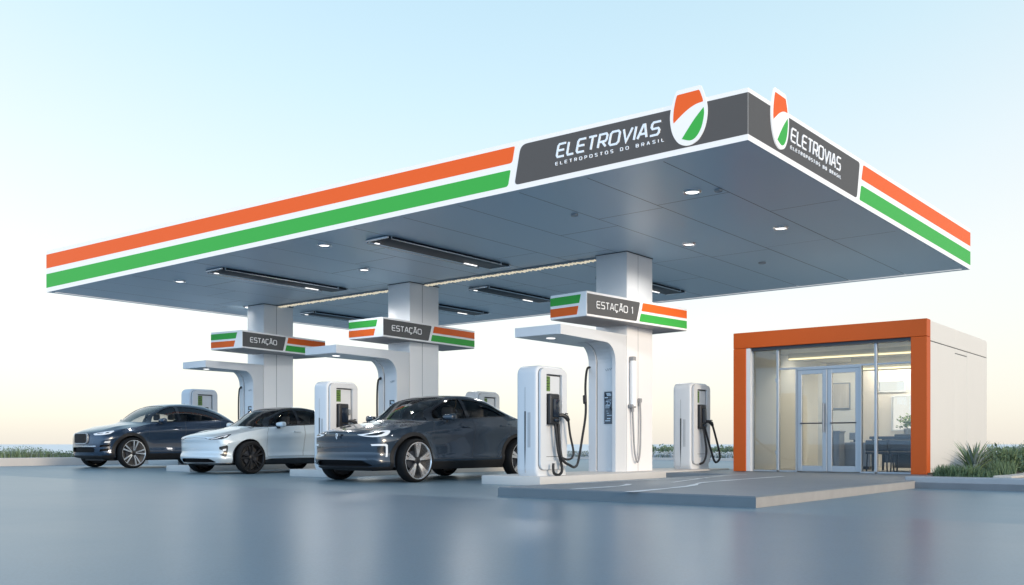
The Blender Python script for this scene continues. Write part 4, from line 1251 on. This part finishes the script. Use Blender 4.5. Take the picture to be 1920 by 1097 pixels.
    # inner wheel housings, floor pan
    for s in (1, -1):
        for wy in (w1, w2):
            b = NB(); x0, x1 = .48, P['hw_side']-.03
            N = 28
            ri = [[b.verts.new((s*x, wy+ra*1.005*math.cos(math.pi*k/N*1.16-.25), wz+ra*1.005*math.sin(math.pi*k/N*1.16-.25))) for k in range(N+1)] for x in (x0, x1)]
            for k in range(N): b.faces.new((ri[0][k], ri[0][k+1], ri[1][k+1], ri[1][k]))
            b.faces.new(ri[0])
            obj('wheel_housing', b, dark_gr, root)
    b = NB(); box(b, -.48, .48, .35, P['L']-.3, .19, .235); obj('floor_pan', b, dark_gr, root)
    # wheels
    for s in (1, -1):
        for wy in (w1, w2): wheel(root, s, P['track'], wy, wz, P['rw_'], P['rimr'], P['wheel_style'])
    # mirrors
    mx, my, mz = P['mirror']
    for s in (1, -1):
        b = NB(); box(b, -.115, .115, -.07, .07, -.062, .062, .045, 4)
        for v in b.verts:
            v.co.y += .35*max(0, v.co.x)*.6 ; v.co.z *= 1 - .25*(v.co.x < 0)
        for v in b.verts: v.co = Vector((s*(mx+.10+v.co.x), my+v.co.y, mz+v.co.z))
        if s < 0: bmesh.ops.reverse_faces(b, faces=b.faces[:])
        m_ = obj('wing_mirror', b, P['paint'], root, 60)
        b = NB(); box(b, min(s*(mx-.10), s*(mx+.06)), max(s*(mx-.10), s*(mx+.06)), my-.03, my+.03, mz-.095, mz-.05, .012, 2); obj('mirror_foot', b, black_pl, m_, 40)
        b = NB(); box(b, min(s*(mx+.0), s*(mx+.2)), max(s*(mx+.0), s*(mx+.2)), my+.055, my+.075, mz-.045, mz+.045, .004, 1); obj('mirror_glass', b, chrome, m_, 40)
    # cabin
    by = P['cabin']
    b = NB()
    for sx in (-.37, .37):
        for yy in (by, by+.85):
            box(b, sx-.24, sx+.24, yy-.22, yy+.22, .42, .60, .06, 3)
            box(b, sx-.23, sx+.23, yy+.16, yy+.30, .58, P['seatz'], .06, 3)
            box(b, sx-.13, sx+.13, yy+.20, yy+.29, P['seatz']+.03, P['seatz']+.20, .04, 3)
    obj('seat', b, seat_m, root, 40)
    b = NB(); box(b, -.66, .66, by-.98, by-.66, .66, P['seatz']-.08, .06, 3); d = obj('dashboard', b, trim_dk, root, 40)
    b = NB()
    fr_ = lambda x, y, z: (.37 + x, by-.50 + y*.35 + z, P['seatz']-.03 + y*.93)
    lathe(b, [(.165+.013*math.cos(a), .013*math.sin(a)) for a in [2*math.pi*k/8 for k in range(8)]], 24, fr_, True)
    box(b, .37-.16, .37+.16, by-.51, by-.49, P['seatz']-.05, P['seatz']-.02); obj('steering_wheel', b, black_pl, d, 60)
    for fn in P.get('extra', []): fn(root, P)
    return root

def wheel(root, s, track, wy, wz, Rw, rr, style):
    W = .235
    F = lambda x, y, z: (s*(track - W/2 + z), wy + x, wz + y)
    w_ = thing('wheel', None, None); w_.parent = root
    def fin(nm, b, m, par, sm=40):
        if s < 0: pass
        return obj(nm, b, m, par, sm)
    b = NB(); h = W/2
    lathe(b, [(rr-.004,.004),(rr+.004,-.003+.0),(rr+.02,-.006),(Rw-.035,-.004),(Rw-.018,.012),(Rw-.003,.04),(Rw,.07),(Rw,W-.07),(Rw-.003,W-.04),(Rw-.018,W-.012),(Rw-.035,W+.004),(rr+.012,W+.005),(rr+.002,W-.002),(rr-.004,W-.012)], 56, F)
    fin('tyre', b, tyre_m, w_)
    b = NB(); lathe(b, [(rr+.004,W-.004),(rr-.008,W-.002),(rr-.016,W-.012),(rr-.02,W-.05),(rr-.03,.05),(rr-.03,.0)], 56, F)
    rm = fin('rim', b, style['lip'], w_)
    b = NB(); lathe(b, [(.0005,W-.115),(.165,W-.115),(.17,W-.12),(.17,W-.145)], 40, F); fin('brake_disc', b, furn_dk, rm)
    b = NB(); disc(b, (0,0,.05), rr-.028, 40, F); fin('rim_back', b, dark_gr, rm)
    n = style['n']
    def spoke(a0, wi, wo, r0, r1, z0, z1, th, skew, b):
        c, sn = math.cos(a0), math.sin(a0)
        def q(r, o, z): return b.verts.new(F(r*c - o*sn, r*sn + o*c, z))
        rows = []
        for k in range(4):
            t = k/3; r = r0+(r1-r0)*t; o = wi+(wo-wi)*t; z = z0+(z1-z0)*t + .010*math.sin(math.pi*t); sk = skew*t
            rows.append([q(r, sk-o, z-th), q(r, sk-o*.8, z), q(r, sk+o*.8, z), q(r, sk+o, z-th)])
        for A, B in zip(rows, rows[1:]):
            for k in range(3): b.faces.new((A[k], A[k+1], B[k+1], B[k]))
        b.faces.new(rows[0]); b.faces.new(rows[-1][::-1])
    for i in range(n):
        a = 2*math.pi*i/n + style.get('rot', .3)
        b = NB(); sp_ = style['split']
        if sp_:
            for sg in (-1, 1): spoke(a + sg*style['ang0'], style['wi'], style['wo'], .05, rr-.012, W-.035, W-.014, .035, sg*sp_, b)
        else: spoke(a, style['wi'], style['wo'], .05, rr-.012, W-.035, W-.014, .035, 0, b)
        fin('spoke', b, style['face'], rm, 35)
        if style.get('fill'):
            b = NB(); spoke(a, .02, .012, .05, rr-.012, W-.05, W-.035, .03, 0, b); fin('spoke_web', b, rim_dark, rm, 35)
    b = NB(); lathe(b, [(.075,W-.06),(.07,W-.036),(.045,W-.026),(.03,W-.022),(.0005,W-.021)], 28, F); fin('hub', b, style['hub'], rm)

SIDE = [(0,.89),(.08,.945),(.15,.980),(.21,.985),(.29,.958),(.45,.957),(.60,.973),(.73,.997),(.785,1.0),(.83,.984),(.92,.962),(1,.935)]
def paint(name, col, metal, rough):
    m = mat(name, col, rough, metal, 1.0, spec=.18, noise_s=900, noise_a=.12)
    return m
P1paint = paint('dark_grey_car_paint', (.020,.033,.052), .22, .24)
P2paint = paint('pale_blue_white_car_paint', (.52,.60,.65), .2, .28)
P3paint = paint('dark_blue_car_paint', (.016,.034,.066), .25, .24)
gloss_black = mat('gloss_black_panel', (.012,.013,.016), .10, coat=.5)
grille_blk = mat('grille_black', (.006,.006,.007), .7, spec=.2)
slate_trim = mat('slate_trim', (.085,.085,.088), .5)

# --- the dark grey crossover
def S(pts, n=6): return [(p[0], p[1]) for p in cat([(a, b, 0) for a, b in pts], n)]
hl_az = S([(.44,.800),(.62,.815),(.80,.845),(1.0,.875)],4) + S([(1.07,.868),(1.08,.835),(1.03,.785),(.90,.762)],4)[0:] + S([(.78,.757),(.62,.768),(.50,.785)],3)
def shrink(poly, k, dy=0):
    cx = sum(p[0] for p in poly)/len(poly); cz = sum(p[1] for p in poly)/len(poly)
    return [(cx+(p[0]-cx)*(1-(1-k)*.45), cz+(p[1]-cz)*k+dy) for p in poly]
def emblem_part(root, P):
    y, z, s = P['emb']
    b = NB(); sh_ = [(-.5,.9),(0,1),(.5,.9),(.55,.3),(.3,-.5),(0,-1),(-.3,-.5),(-.55,.3)]
    prism(b, [(p[0]*s, p[1]*s) for p in sh_], .018, lambda a,b_,c: (a, y-c, z+b_)); e_ = obj('badge', b, chrome, root, 30)
    b = NB()
    for pts in ([(.25,.6),(-.2,.55),(-.25,.2),(.2,.0),(.15,-.4),(-.1,-.5)],):
        rb = ribbon([(p[0]*s, p[1]*s) for p in S(pts,3)], s*.2, False)
        for (a0,a1),(b0,b1) in zip(rb, rb[1:]): b.faces.new([b.verts.new((q.x, y-.0195, z+q.y)) for q in (a0,a1,b1,b0)])
    obj('badge_mark', b, lamp_dark, e_)
P1 = dict(L=4.55, cowl=1.12, wsz=.98, rwy=2.9, wheels=((.84,.365),(3.64,.365)), ra=.415, arch=.062, flare=.028, track=.955,
    rw_=.368, rimr=.312, hw_side=.955, bowF=.24, bowp=2.4, bowR=.22, wsbow=.13, crease=.016,
    top=[(0,.835),(.06,.868),(.2,.908),(.5,.965),(.85,1.015),(1.12,1.055),(1.30,1.14),(1.6,1.31),(1.95,1.475),(2.25,1.545),(2.6,1.56),(2.95,1.525),(3.4,1.395),(3.8,1.235),(4.15,1.08),(4.35,1.02),(4.55,.98)],
    belt=[(0,.80),(.1,.83),(.4,.892),(.84,.955),(1.3,1.035),(2.0,1.085),(2.8,1.135),(3.3,1.165),(3.7,1.13),(4.1,1.03),(4.35,.97),(4.55,.93)],
    bot=[(0,.235),(.3,.205),(.6,.21),(1.2,.225),(3.4,.225),(4.1,.25),(4.55,.34)],
    hw=[(0,.80),(.04,.84),(.12,.885),(.25,.925),(.45,.945),(.84,.955),(1.5,.945),(2.3,.945),(3.0,.955),(3.64,.965),(4.0,.94),(4.3,.88),(4.55,.78)],
    roofw=[(0,.62),(1.1,.66),(1.5,.625),(2.0,.585),(2.6,.565),(3.2,.54),(3.8,.50),(4.55,.5)],
    side=SIDE, nose=[(.2,.10),(.27,.055),(.345,.0),(.415,-.005),(.46,.034),(.60,.030),(.70,.030),(.76,.020),(.84,.024),(.90,.06),(.96,.10)],
    tail=[(.3,.08),(.5,.0),(.8,.0),(1.0,.05)],
    clad=[(1.24,.20),(1.24,.33),(1.40,.345),(2.2,.35),(3.1,.36),(3.28,.37),(3.28,.20)],
    hoodline=S([(.60,.30),(.68,.55),(.765,.95),(.80,1.28)],4),
    front=[('lower_lip', [(0,.18),(.99,.18),(.99,.268),(.74,.262),(0,.262)], 'xz', trim_dk, True),
           ('lower_grille', [(0,.270),(.60,.272),(.69,.285),(.63,.32),(.53,.372),(0,.378)], 'xz', grille_blk, True),
           ('lower_blade', [(0,.381),(.54,.375),(.70,.30),(.80,.315),(.80,.33),(.70,.345),(.585,.425),(.40,.432),(0,.432)], 'xz', 'dark_grey_car_paint', True),
           ('upper_slot', [(0,.808),(.44,.804),(.44,.780),(0,.780)], 'xz', gloss_black, True),
           ('fog_pocket', [(.74,.64),(1.02,.645),(1.05,.62),(1.045,.42),(1.01,.37),(.70,.40),(.80,.47),(.86,.60)], 'az', P1paint, False),
           ('fog_recess', [(.87,.59),(1.0,.60),(1.005,.50),(.88,.50)], 'az', lamp_dark, False),
           ('running_light', [(.74,.640),(1.03,.648),(1.055,.63),(1.045,.43),(1.015,.43),(1.022,.60),(1.0,.615),(.76,.612)], 'az', led_m, False),
           ('headlight', hl_az, 'az', led_m, False), ('headlight_core', [(.58,.787),(.70,.779),(.86,.783),(.95,.805),(1.0,.842),(.93,.846),(.84,.828),(.68,.806)], 'az', lamp_dark, False)],
    ws=S([(0,1.075),(.4,1.07),(.66,1.055),(.74,1.05)],3) + S([(.735,1.07),(.655,1.25),(.585,1.42),(.54,1.465)],3) + [(.3,1.49),(0,1.495)],
    rw=[(0,1.15),(.6,1.14),(.52,1.42),(.3,1.47),(0,1.48)],
    dlo=S([(1.36,1.052),(2.0,1.085),(2.8,1.128),(3.38,1.165),(3.50,1.185)],4) + S([(3.47,1.22),(3.3,1.315),(3.05,1.40),(2.7,1.462),(2.35,1.482),(2.05,1.463),(1.8,1.375),(1.55,1.235)],4),
    wins=[S([(1.50,1.085),(2.24,1.118),(2.245,1.12)],3) + S([(2.245,1.452),(2.06,1.435),(1.84,1.355),(1.62,1.225)],4),
          S([(2.33,1.125),(2.9,1.155),(3.36,1.188)],3) + S([(3.34,1.225),(3.2,1.305),(3.0,1.375),(2.7,1.432),(2.33,1.452)],4)],
    doors=[[(1.34,.385),(2.36,.385),(2.41,.6),(2.43,1.12),(1.42,1.06),(1.335,.9)],
           [(2.372,.385),(3.12,.39),(3.23,.55),(3.42,.85),(3.46,1.16),(2.44,1.12),(2.422,.6)]],
    handles=[(2.20,.955),(3.22,.985)], handle_m=P1paint, paint=P1paint, trim=trim_dk, wtrim=gloss_black,
    mirror=(.90,1.66,1.115), cabin=2.05, seatz=1.12, emb=(-.012,.77,.052), extra=[emblem_part],
    wheel_style=dict(n=5, split=.036, ang0=.02, wi=.016, wo=.036, face=rim_silver, lip=rim_silver, hub=rim_dark, fill=True, rot=.32))
P1['arch_m'] = slate_trim
car1 = build_car(P1, 'dark grey crossover car with lit headlights, nearest the camera')
car1.location = (-12.17, 10.44, 0)

# --- the pale car
P2 = dict(P1)
hl2 = [(.50,.775),(.66,.790),(.88,.845),(1.05,.885),(1.09,.875),(1.03,.80),(.92,.765),(.62,.752)]
P2.update(rimr=.303, paint=P2paint, handle_m=P2paint, arch=None, emb=(-.008,.80,.022), extra=[], flare=.024,
    side=[(a, b) for a, b in SIDE], trim=gloss_black,
    clad=[(1.22,.20),(1.22,.30),(1.45,.335),(2.2,.345),(3.0,.345),(3.28,.33),(3.28,.20)],
    roofmat=gloss_black,
    roofpoly=S([(1.20,1.045),(1.5,1.062),(2.0,1.09),(2.8,1.135),(3.4,1.17),(3.62,1.2)],4) + [(3.6,1.30),(3.2,1.47),(2.9,1.6),(1.8,1.6),(1.5,1.34)],
    front=[('lower_lip', [(0,.18),(.99,.18),(.99,.255),(.74,.245),(0,.245)], 'xz', gloss_black, True),
           ('lower_grille', [(0,.25),(.60,.255),(.66,.265),(.60,.31),(.52,.345),(0,.35)], 'xz', grille_blk, True),
           ('upper_slot', [(0,.808),(.40,.800),(.47,.778),(.46,.768),(.38,.789),(0,.797)], 'xz', P3paint, True),
           ('fog_recess', [(.86,.60),(1.04,.635),(1.06,.62),(1.03,.40),(1.0,.38),(.88,.43),(.95,.46),(.96,.52),(.86,.55)], 'az', lamp_dark, False),
           ('running_light', [(.94,.55),(1.02,.565),(1.015,.52),(.95,.505)], 'az', led_m, False),
           ('headlight', hl2, 'az', lamp_dark, False),
           ('headlight_strip', [(.60,.772),(.80,.80),(.98,.858),(1.03,.862),(1.0,.825),(.96,.805),(.955,.825),(.97,.84),(.82,.788),(.62,.762)], 'az', led_m, False)],
    wheel_style=dict(n=5, split=.03, ang0=.08, wi=.016, wo=.022, face=rim_dark, lip=rim_dark, hub=rim_dark, fill=False, rot=.5))
car2 = build_car(P2, 'pale bluish-white car with black roof and dark wheels, the middle one of three')
car2.location = (-18.02, 11.42, 0); car2.scale = (.95,.95,.97)

# --- the dark blue SUV
def slatted_grille(root, P):
    b = NB(); o1 = rrect(-.335, .335, .615, .885, .09, 6); i1 = rrect(-.315, .315, .635, .865, .075, 6); m = len(o1)
    Y = lambda x: -.015 + .24*(abs(x)/.95)**2.4
    vo = [[b.verts.new((x, Y(x)-d, z)) for x, z in o1] for d in (-.02, .022)]; vi = [[b.verts.new((x, Y(x)-d, z)) for x, z in i1] for d in (-.02, .022)]
    for k in range(m):
        j = (k+1) % m
        b.faces.new((vo[1][k],vo[1][j],vi[1][j],vi[1][k])); b.faces.new((vo[0][k],vo[0][j],vo[1][j],vo[1][k])); b.faces.new((vi[0][j],vi[0][k],vi[1][k],vi[1][j]))
    g = obj('grille', b, alu, root, 40)
    b = NB(); b.faces.new([b.verts.new((x, Y(x)-.012, z)) for x, z in i1]); obj('grille_back', b, grille_blk, g)
    for k in range(13):
        x = -.288 + k*.048; b = NB(); box(b, x-.008, x+.008, Y(x)-.035, Y(x)-.013, .645, .855, .004, 1); obj('grille_bar', b, black_pl, g)
P3 = dict(P1)
dz = .10
up = lambda pts, k=.12: [(a, b + k*sstep(.3, .8, b)) for a, b in pts]
P3.update(paint=P3paint, handle_m=P3paint, wheels=((.86,.385),(3.72,.385)), rw_=.388, rimr=.322, ra=.435, arch=.075, L=4.75, rwy=3.1, wsz=1.09,
    hw_side=.97, track=.97,
    top=[(0,.90),(.06,.945),(.2,.995),(.5,1.06),(.85,1.115),(1.12,1.165),(1.30,1.26),(1.6,1.44),(1.95,1.60),(2.25,1.675),(2.7,1.70),(3.15,1.67),(3.6,1.565),(4.0,1.40),(4.35,1.20),(4.55,1.12),(4.75,1.07)],
    belt=[(0,.85),(.1,.89),(.4,.97),(.84,1.04),(1.3,1.13),(2.0,1.175),(2.8,1.21),(3.4,1.25),(3.8,1.26),(4.2,1.16),(4.5,1.07),(4.75,1.02)],
    bot=[(0,.28),(.3,.235),(.6,.24),(1.2,.25),(3.5,.25),(4.3,.28),(4.75,.38)],
    hw=[(0,.82),(.04,.855),(.12,.90),(.25,.94),(.45,.96),(.84,.97),(1.5,.96),(2.3,.96),(3.0,.965),(3.72,.98),(4.1,.955),(4.45,.90),(4.75,.80)],
    nose=[(.2,.10),(.30,.045),(.42,.01),(.55,.0),(.72,.0),(.82,.012),(.90,.045),(1.0,.10)],
    clad=[(1.26,.2),(1.26,.36),(1.42,.37),(2.2,.375),(3.1,.38),(3.34,.40),(3.34,.2)],
    hoodline=[(.62,.30),(.70,.55),(.775,.95),(.81,1.28)],
    front=[('lower_lip', [(0,.2),(.99,.2),(.99,.34),(.7,.32),(0,.32)], 'xz', trim_dk, True),
           ('lower_grille', [(0,.40),(.52,.40),(.56,.47),(.52,.52),(0,.52)], 'xz', grille_blk, True),
           ('bumper_bar', [(0,.545),(.60,.545),(.60,.565),(0,.565)], 'xz', chrome, True),
           ('side_intake', [(.78,.42),(1.02,.44),(1.05,.50),(.80,.48)], 'az', grille_blk, False),
           ('side_intake', [(.78,.53),(1.05,.55),(1.06,.60),(.80,.585)], 'az', grille_blk, False),
           ('fog_lamp', [(.92,.64),(1.06,.645),(1.08,.68),(.96,.675)], 'az', led_m, False),
           ('headlight', [(.52,.86),(.66,.885),(.90,.925),(1.08,.945),(1.12,.925),(1.06,.865),(.90,.835),(.60,.825)], 'az', led_m, False),
           ('headlight_core', [(.66,.858),(.84,.875),(.86,.892),(.68,.878)], 'az', lamp_dark, False),
           ('headlight_core', [(.92,.872),(1.0,.885),(1.02,.91),(.94,.905)], 'az', lamp_dark, False)],
    ws=S([(0,1.185),(.4,1.18),(.66,1.165),(.75,1.16)],3) + S([(.745,1.18),(.665,1.37),(.595,1.55),(.55,1.59)],3) + [(.3,1.62),(0,1.625)],
    rw=[(0,1.31),(.5,1.30),(.48,1.56),(0,1.60)],
    dlo=S([(1.36,1.145),(2.0,1.178),(2.8,1.212),(3.5,1.25),(3.82,1.275)],4) + S([(3.80,1.32),(3.6,1.43),(3.2,1.55),(2.75,1.605),(2.35,1.615),(2.05,1.59),(1.8,1.495),(1.55,1.345)],4),
    wins=[S([(1.50,1.18),(2.24,1.21),(2.245,1.212)],3) + S([(2.245,1.585),(2.06,1.562),(1.84,1.475),(1.62,1.33)],4),
          S([(2.34,1.22),(2.9,1.24),(3.40,1.27),(3.68,1.29)],3) + S([(3.66,1.33),(3.5,1.42),(3.15,1.52),(2.75,1.575),(2.34,1.585)],4)],
    doors=[[(1.36,.41),(2.38,.41),(2.43,.65),(2.45,1.20),(1.44,1.15),(1.355,1.0)],
           [(2.392,.41),(3.16,.42),(3.28,.6),(3.48,.9),(3.56,1.25),(2.46,1.2),(2.442,.65)]],
    handles=[(2.22,1.05),(3.28,1.08)], mirror=(.92,1.70,1.215), cabin=2.1, seatz=1.22, extra=[slatted_grille], trim=trim_dk,
    wheel_style=dict(n=5, split=.010, ang0=.15, wi=.014, wo=.022, face=rim_silver, lip=rim_silver, hub=rim_dark, fill=False, rot=.1))
car3 = build_car(P3, 'dark blue SUV with an upright slatted grille, leftmost of the three cars')
car3.location = (-24.57, 12.24, 0); car3.scale = (1.02,1.02,1.06)

#@@END@@

# ---------------------------------------------------------------- camera, light
cam = bpy.data.cameras.new('Camera'); co_ = bpy.data.objects.new('Camera', cam); COL.objects.link(co_)
co_.location = (0, 0, HC); co_.rotation_euler = (R(90), 0, ANG)
cam.sensor_width = 36; cam.lens = 36*FPX/1920; cam.shift_y = (HZ-548.5)/1920
cam.clip_start = .05; cam.clip_end = 9000
scene.camera = co_

SUN_EL, SUN_AZ = 13.0, -14.0        # azimuth measured from +X towards +Y
w = bpy.data.worlds.new('World'); scene.world = w; w.use_nodes = True
nt = w.node_tree; bg = nt.nodes['Background']; out = nt.nodes['World Output']; L = nt.links
sky = nt.nodes.new('ShaderNodeTexSky'); sky.sky_type = 'NISHITA'; sky.sun_disc = False
sky.sun_elevation = R(SUN_EL); sky.sun_rotation = R(90 - SUN_AZ)
sky.air_density = 1.0; sky.dust_density = 1.5; sky.ozone_density = 1.0
L.new(sky.outputs[0], bg.inputs['Color']); bg.inputs['Strength'].default_value = .05
tc = nt.nodes.new('ShaderNodeTexCoord'); sp = nt.nodes.new('ShaderNodeSeparateXYZ'); L.new(tc.outputs['Generated'], sp.inputs[0])
def nmath(op, a, b=None, clamp=False):
    n = nt.nodes.new('ShaderNodeMath'); n.operation = op; n.use_clamp = clamp
    for k, v in enumerate((a, b)):
        if v is None: continue
        if isinstance(v, (int, float)): n.inputs[k].default_value = v
        else: L.new(v, n.inputs[k])
    return n.outputs[0]
def ndot(v):
    n = nt.nodes.new('ShaderNodeVectorMath'); n.operation = 'DOT_PRODUCT'; L.new(tc.outputs['Generated'], n.inputs[0]); n.inputs[1].default_value = Vector(v).normalized()
    return n.outputs['Value']
fw = ndot((-SA, CA, 0))
paler = nmath('MULTIPLY', nmath('MINIMUM', nmath('SUBTRACT', 1.0, fw), .2), .6)
zz = nmath('SUBTRACT', sp.outputs['Z'], paler, True)
zlow = nmath('MULTIPLY', sp.outputs['Z'], 12.0, True)
zfac = nt.nodes.new('ShaderNodeMix'); zfac.data_type = 'FLOAT'
L.new(zlow, zfac.inputs[0]); L.new(sp.outputs['Z'], zfac.inputs[2]); L.new(nmath('MAXIMUM', zz, nmath('MULTIPLY', sp.outputs['Z'], .6)), zfac.inputs[3])
cr = nt.nodes.new('ShaderNodeValToRGB'); L.new(zfac.outputs[0], cr.inputs['Fac'])
els = [(0.0,(.93,.87,.79)),(.035,(.95,.91,.84)),(.11,(.96,.96,.92)),(.19,(.86,.94,.95)),(.30,(.68,.88,.95)),(.40,(.55,.79,.91)),(.62,(.34,.55,.78)),(1.0,(.20,.38,.62))]
while len(cr.color_ramp.elements) < len(els): cr.color_ramp.elements.new(.5)
for e_, (p, c) in zip(cr.color_ramp.elements, els): e_.position = p; e_.color = (*c, 1)
# added fill: the low sky behind the camera is made brighter and bluer
mr = nt.nodes.new('ShaderNodeMapRange'); mr.interpolation_type = 'SMOOTHSTEP'; L.new(ndot((.35,-.93,.10)), mr.inputs['Value'])
mr.inputs['From Min'].default_value = -.25; mr.inputs['From Max'].default_value = .85
low = nmath('POWER', nmath('SUBTRACT', 1.0, nmath('ABSOLUTE', sp.outputs['Z']), True), 1.6)
bg2 = nt.nodes.new('ShaderNodeBackground'); L.new(cr.outputs['Color'], bg2.inputs['Color']); bg2.inputs['Strength'].default_value = .75
bg3 = nt.nodes.new('ShaderNodeBackground'); bg3.inputs['Color'].default_value = (.41,.66,.97,1)
L.new(nmath('ADD', nmath('MULTIPLY', low, 2.1), .35), bg3.inputs['Strength'])
mxs = nt.nodes.new('ShaderNodeMixShader'); L.new(mr.outputs['Result'], mxs.inputs[0]); L.new(bg2.outputs[0], mxs.inputs[1]); L.new(bg3.outputs[0], mxs.inputs[2])
ad = nt.nodes.new('ShaderNodeAddShader'); L.new(bg.outputs[0], ad.inputs[0]); L.new(mxs.outputs[0], ad.inputs[1]); L.new(ad.outputs[0], out.inputs['Surface'])

sl = bpy.data.lights.new('sun', 'SUN'); sl.energy = 1.5; sl.angle = R(10); sl.color = (1, .80, .58)
so = bpy.data.objects.new('sun', sl); COL.objects.link(so)
dirv = Vector((math.cos(R(SUN_AZ))*math.cos(R(SUN_EL)), math.sin(R(SUN_AZ))*math.cos(R(SUN_EL)), math.sin(R(SUN_EL))))
so.rotation_euler = dirv.to_track_quat('Z', 'Y').to_euler(); so.location = dirv*50

vs = scene.view_settings
vs.view_transform = 'Standard'; vs.look = 'None'; vs.gamma = 1; vs.exposure = .2; vs.use_curve_mapping = False
scene.render.engine = 'CYCLES'
scene.cycles.max_bounces = 8; scene.cycles.transparent_max_bounces = 16
